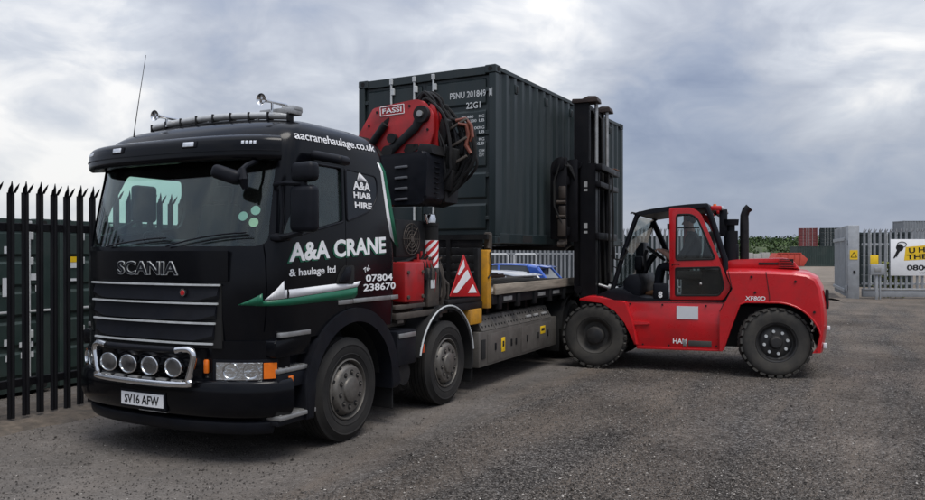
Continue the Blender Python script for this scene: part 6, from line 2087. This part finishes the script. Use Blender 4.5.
# ================================================================== cars behind the lorry
def make_car(name, loc, rz, m, label):
    """hatchback; local x forwards, y left, z up, origin on the ground at its middle"""
    c = tag(empty(name, None, loc, rz), label, 'car')
    L, W, H = 4.2, 1.78, 1.50
    # (x, belt half-width scale, underside z, shoulder z)
    st = [(-2.10, 0.80, 0.42, 0.78), (-2.02, 0.92, 0.30, 0.95), (-1.7, 0.98, 0.24, 1.0), (-1.0, 1.0, 0.22, 0.98), (0.0, 1.0, 0.22, 0.96), (0.8, 1.0, 0.22, 0.95), (1.15, 0.99, 0.24, 0.94), (1.7, 0.95, 0.26, 0.84), (2.0, 0.84, 0.30, 0.70), (2.12, 0.70, 0.38, 0.58)]
    rings = []
    for x, s_, zb, zs in st:
        w_ = W / 2 * s_
        rings.append([(x, -w_ * 0.9, zb), (x, -w_, zb + 0.12), (x, -w_, (zb + zs) / 2 + 0.05), (x, -w_ * 0.96, zs - 0.03), (x, -w_ * 0.88, zs), (x, w_ * 0.88, zs), (x, w_ * 0.96, zs - 0.03), (x, w_, (zb + zs) / 2 + 0.05), (x, w_, zb + 0.12), (x, w_ * 0.9, zb)])
    body = B().loft(rings).done('body', m, c, ang=40)
    # greenhouse: glass block with painted pillars and roof
    def gh(inset, zt, top=None):
        rr = []
        for x, z, w_ in ((-1.98, 0.97, 0.78), (-1.60, zt - 0.10, 0.62), (-1.25, zt - 0.015, 0.60), (-0.5, zt, 0.60), (0.15, zt - 0.05, 0.59), (1.10, 0.94, 0.74)):
            rr.append([(x, -w_ + inset, z), (x, w_ - inset, z)])
        return rr
    b = B()
    sec = []
    for x, zt, wt in ((-1.98, 0.98, 0.77), (-1.62, 1.40, 0.63), (-1.2, 1.475, 0.62), (-0.5, 1.49, 0.62), (0.15, 1.44, 0.61), (1.12, 0.95, 0.74)):
        wb = 0.79
        zb = 0.93
        sec.append([(x, -wb, zb), (x, -wt, zt), (x, wt, zt), (x, wb, zb)])
    b.loft(sec).done('glasshouse', g_car, c, ang=25)
    b = B()
    sec = []
    for x, z, w_ in ((-1.66, 1.39, 0.645), (-1.3, 1.468, 0.64), (-0.8, 1.495, 0.64), (-0.3, 1.495, 0.64), (0.18, 1.445, 0.625)):
        sec.append([(x, -w_, z - 0.02), (x, -w_ + 0.06, z + 0.018), (x, w_ - 0.06, z + 0.018), (x, w_, z - 0.02)])
    b.loft(sec).done('roof', m, c, ang=40)
    for s_ in (-1, 1):
        for pts in ([(0.18, 0.62, 1.435), (1.12, 0.755, 0.95)], [(-0.42, 0.635, 1.48), (-0.45, 0.80, 0.95)], [(-1.30, 0.635, 1.46), (-1.62, 0.79, 0.97)], [(-1.62, 0.645, 1.40), (-1.98, 0.785, 0.98)]):
            B().tube([(x, y * s_, z) for x, y, z in pts], 0.038, 8).done('pillar', m, c)
        B().prism([(-1.30, 1.44), (-1.62, 1.385), (-1.95, 1.0), (-1.60, 0.98)], 'y', s_ * 0.70, s_ * 0.765).done('quarter_panel', m, c)
        B().bx(-2.09, -1.95, min(s_ * 0.56, s_ * 0.84), max(s_ * 0.56, s_ * 0.84), 0.72, 0.92, 0.02).done('tail_light', m_redsign, c)
        B().box((0.72, s_ * 0.95, 1.0), (0.16, 0.20, 0.12), None, 0.03).done('door_mirror', m, c)
        for xw in (-1.28, 1.30):
            wh = empty('wheel', c, (xw, s_ * 0.70, 0.31))
            B().lathe([(0.20, 0.0), (0.29, 0.01), (0.31, 0.04), (0.31, 0.16), (0.29, 0.19), (0.20, 0.2)], (0, -0.1 * s_ if s_ > 0 else 0.1, 0), (0, s_, 0), 28, closed=True).done('tyre', m_tyre, wh)
            B().lathe([(0.205, 0.16), (0.20, 0.19), (0.10, 0.17), (0.0, 0.18)], (0, -0.1 * s_, 0), (0, s_, 0), 24).done('rim', m_alu, wh)
    B().prism([(-1.60, 1.455), (-1.86, 1.41), (-1.86, 1.395), (-1.58, 1.43)], 'y', -0.60, 0.60, 0.005).done('rear_spoiler', m, c)
    B().bx(-2.115, -2.10, -0.26, 0.26, 0.62, 0.73).done('number_plate', m_ysign, c)
    return c


make_car('parked_car', (0.92, 23.4, 0), R(158), m_blue, 'bright blue hatchback parked beyond the lorry deck')
make_car('parked_car', (0.15, 19.6, -0.12), R(140), m_silver, 'silver hatchback parked between the lorry deck and the blue car')

# ================================================================== far side of the yard
fg = 'containers at the far end of the yard'
make_container('shipping_container', (49.0, 101.0, 0), R(90 - 2), m_cont2, 'single dark green container lying broadside at the far end of the yard', fg, detail=False)
for nm, x, y, z, rz, m, lab in (('maroon', 49.1, 106.5, 0, -24, m_cont3, 'maroon container standing under the stacked maroon one far away'), ('green', 51.7, 105.6, 0, -24, m_cont, 'dark green container standing under the stacked green one far away'),
                                ('maroon', 49.1, 106.5, 2.60, -24, m_cont3, 'maroon container stacked on top at the far end of the yard'), ('green', 51.7, 105.6, 2.60, -24, m_cont, 'dark green container stacked beside the maroon one far away')):
    make_container('shipping_container', (x, y, z), R(rz), m, lab, fg, detail=False)
make_container('shipping_container', (23.0, 39.5, 0), R(-29), m_cont, 'dark container just behind the closed grey gate', None, detail=False, H=2.89)
make_container('shipping_container', (53.2, 84.0, 0), R(86), m_cont4, 'pale grey container at the bottom of the stack behind the gate', None, detail=False)
make_container('shipping_container', (53.2, 84.0, 2.60), R(86), m_cont4, 'pale grey container on top of the stack behind the gate', None, detail=False)

# skip
sk = tag(empty('skip', None, (40.2, 95.0, 0), R(4)), 'orange-red waste skip with sloping ends on the far yard', 'skip')
prof = [(-1.75, 1.72), (1.15, 1.72), (2.05, 0.98), (1.55, 0.12), (-1.45, 0.12), (-2.2, 0.98)]
sb_ = B().prism(prof, 'y', -0.85, 0.85, 0.02).done('shell', m_skip, sk)
inn = [(-1.65, 1.75), (1.05, 1.75), (1.9, 0.98), (1.45, 0.2), (-1.35, 0.2), (-2.05, 0.98)]
boolean(sb_, [B().prism(inn, 'y', -0.78, 0.78).done('tmp', m_pit)])
sb_.data.materials.clear()
sb_.data.materials.append(m_skip)
for x in (-1.3, -0.45, 0.4, 1.1):
    for y in (-0.87, 0.87):
        B().bx(x - 0.05, x + 0.05, y - 0.03, y + 0.03, 0.15, 1.68).done('rib', m_skip, sk)
B().bx(-1.8, 1.2, -0.92, -0.84, 1.66, 1.76, 0.01).done('rim', m_skip, sk)
# concrete blocks
for i in range(3):
    o = tag(B().bx(38.2 + i * 1.12, 39.28 + i * 1.12, 104, 105, 0, (1.75, 1.62, 1.80)[i], 0.04).done('concrete_block', m_concrete), ('end concrete block of the pale row beyond the forklift bonnet', 'lower middle concrete block of the pale row by the skip', 'tallest concrete block of the pale row, next to the skip')[i], 'concrete block', 'concrete blocks by the skip')

# bank with bushes along the horizon
b = B()
rows = []
xs = [-260 + i * 8 for i in range(72)]
for y, hh in ((118, -0.2), (126, 0.7), (138, 2.4), (152, 3.5), (175, 3.9), (230, 3.4), (300, -1)):
    rows.append([b.bm.verts.new((x, y + 4 * noise.noise((x * 0.03, y * 0.1, 1)), hh + (0.5 * noise.noise((x * 0.05, y * 0.05, 2)) if hh > 0 else 0))) for x in xs])
for r0, r1 in zip(rows, rows[1:]):
    for i in range(len(xs) - 1):
        b.bm.faces.new((r0[i], r0[i + 1], r1[i + 1], r1[i]))
setting(b.done('hillside', pm('rough_grass', (0.055, 0.075, 0.025), 0.95, 0, 0.5, 0.3, bump=0.5, bscale=3)))


def leaf_material(name, lo, hi):
    m = bpy.data.materials.new(name)
    m.use_nodes = True
    t = m.node_tree
    p = t.nodes['Principled BSDF']
    g = nd(t, 'ShaderNodeNewGeometry')
    t.links.new(ramp(t, g.outputs['Random Per Island'], [(0.0, lo), (1.0, hi)]), p.inputs['Base Color'])
    p.inputs['Roughness'].default_value = 0.8
    return m


def bush_mass():
    rn = random.Random(21)
    vs, fs = [], []
    for k in range(760):
        cx = rn.uniform(20, 200) if k % 5 else rn.uniform(-200, 20)
        cy = rn.uniform(124, 172)
        base = 0.2 + 3.6 * min(1.0, (cy - 122) / 34) ** 0.8
        r = rn.uniform(1.0, 2.1)
        top = base + r * 0.75
        for q in range(70):
            th, ph = rn.uniform(0, 2 * PI), math.acos(rn.uniform(-0.25, 1))
            rr = r * rn.uniform(0.6, 1.05)
            p = Vector((cx + rr * 1.4 * math.sin(ph) * math.cos(th), cy + rr * math.sin(ph) * math.sin(th), base + rr * 0.85 * math.cos(ph)))
            a = Vector((rn.uniform(-1, 1), rn.uniform(-1, 1), rn.uniform(-1, 1))).normalized()
            u_ = a.orthogonal().normalized() * rn.uniform(0.16, 0.36)
            v_ = a.cross(u_).normalized() * rn.uniform(0.12, 0.28)
            i = len(vs)
            vs += [p - u_ - v_ * 0.4, p + v_, p + u_ - v_ * 0.2, p - v_]
            fs.append((i, i + 1, i + 2, i + 3))
    me = bpy.data.meshes.new('bushes')
    me.from_pydata([tuple(v) for v in vs], [], fs)
    me.materials.append(leaf_material('bush_leaves', (0.012, 0.028, 0.006), (0.060, 0.105, 0.022)))
    o = setting(link('bushes', me), 'stuff')
    o['label'] = 'green scrub covering the bank along the horizon'


bush_mass()


def weeds(name, cx, cy, n, spread, h, label, cat='plant', yellow=False):
    rn = random.Random(int(cx * 10))
    vs, fs = [], []
    for k in range(n):
        x, y = cx + rn.gauss(0, spread), cy + rn.gauss(0, spread * 0.5)
        z = rn.random() ** 0.8 * h
        a = Vector((rn.uniform(-1, 1), rn.uniform(-1, 1), rn.uniform(0, 1))).normalized()
        u_ = a.orthogonal().normalized() * rn.uniform(0.03, 0.07)
        v_ = a.cross(u_).normalized() * rn.uniform(0.05, 0.12)
        i = len(vs)
        p = Vector((x, y, z))
        vs += [p - u_, p - v_ * 0.6, p + u_, p + v_]
        fs.append((i, i + 1, i + 2, i + 3))
    root = tag(empty(name, None, (0, 0, 0)), label, cat)
    me = bpy.data.meshes.new('foliage')
    me.from_pydata([tuple(v) for v in vs], [], fs)
    me.materials.append(leaf_material(name + '_leaf', (0.05, 0.08, 0.015), (0.22, 0.22, 0.04)))
    link('foliage', me, root)
    B().tube([(cx, cy, 0), (cx + 0.03, cy, h * 0.5), (cx - 0.02, cy, h * 0.85)], [0.02, 0.014, 0.006], 6).done('stem', m_wood, root)


weeds('weed_bush', 17.0, 30.6, 420, 0.30, 1.45, 'yellow-green weed growing behind the closed grey gate beside the key sign')
# strip of dirt below the gate
b = B()
rn = random.Random(5)
rows = []
for i in range(31):
    x = 14.2 + i * 0.3
    rows.append([b.bm.verts.new((x, y + rn.uniform(-0.08, 0.08), z + (rn.uniform(0, 0.03) if z > 0 else 0))) for y, z in ((28.6, -0.03), (29.0, 0.02), (29.5, 0.05), (30.2, 0.04), (31.0, -0.03))])
for r0, r1 in zip(rows, rows[1:]):
    for i in range(4):
        b.bm.faces.new((r0[i], r0[i + 1], r1[i + 1], r1[i]))
setting(b.done('gate_verge', MATS['dry_dirt']))
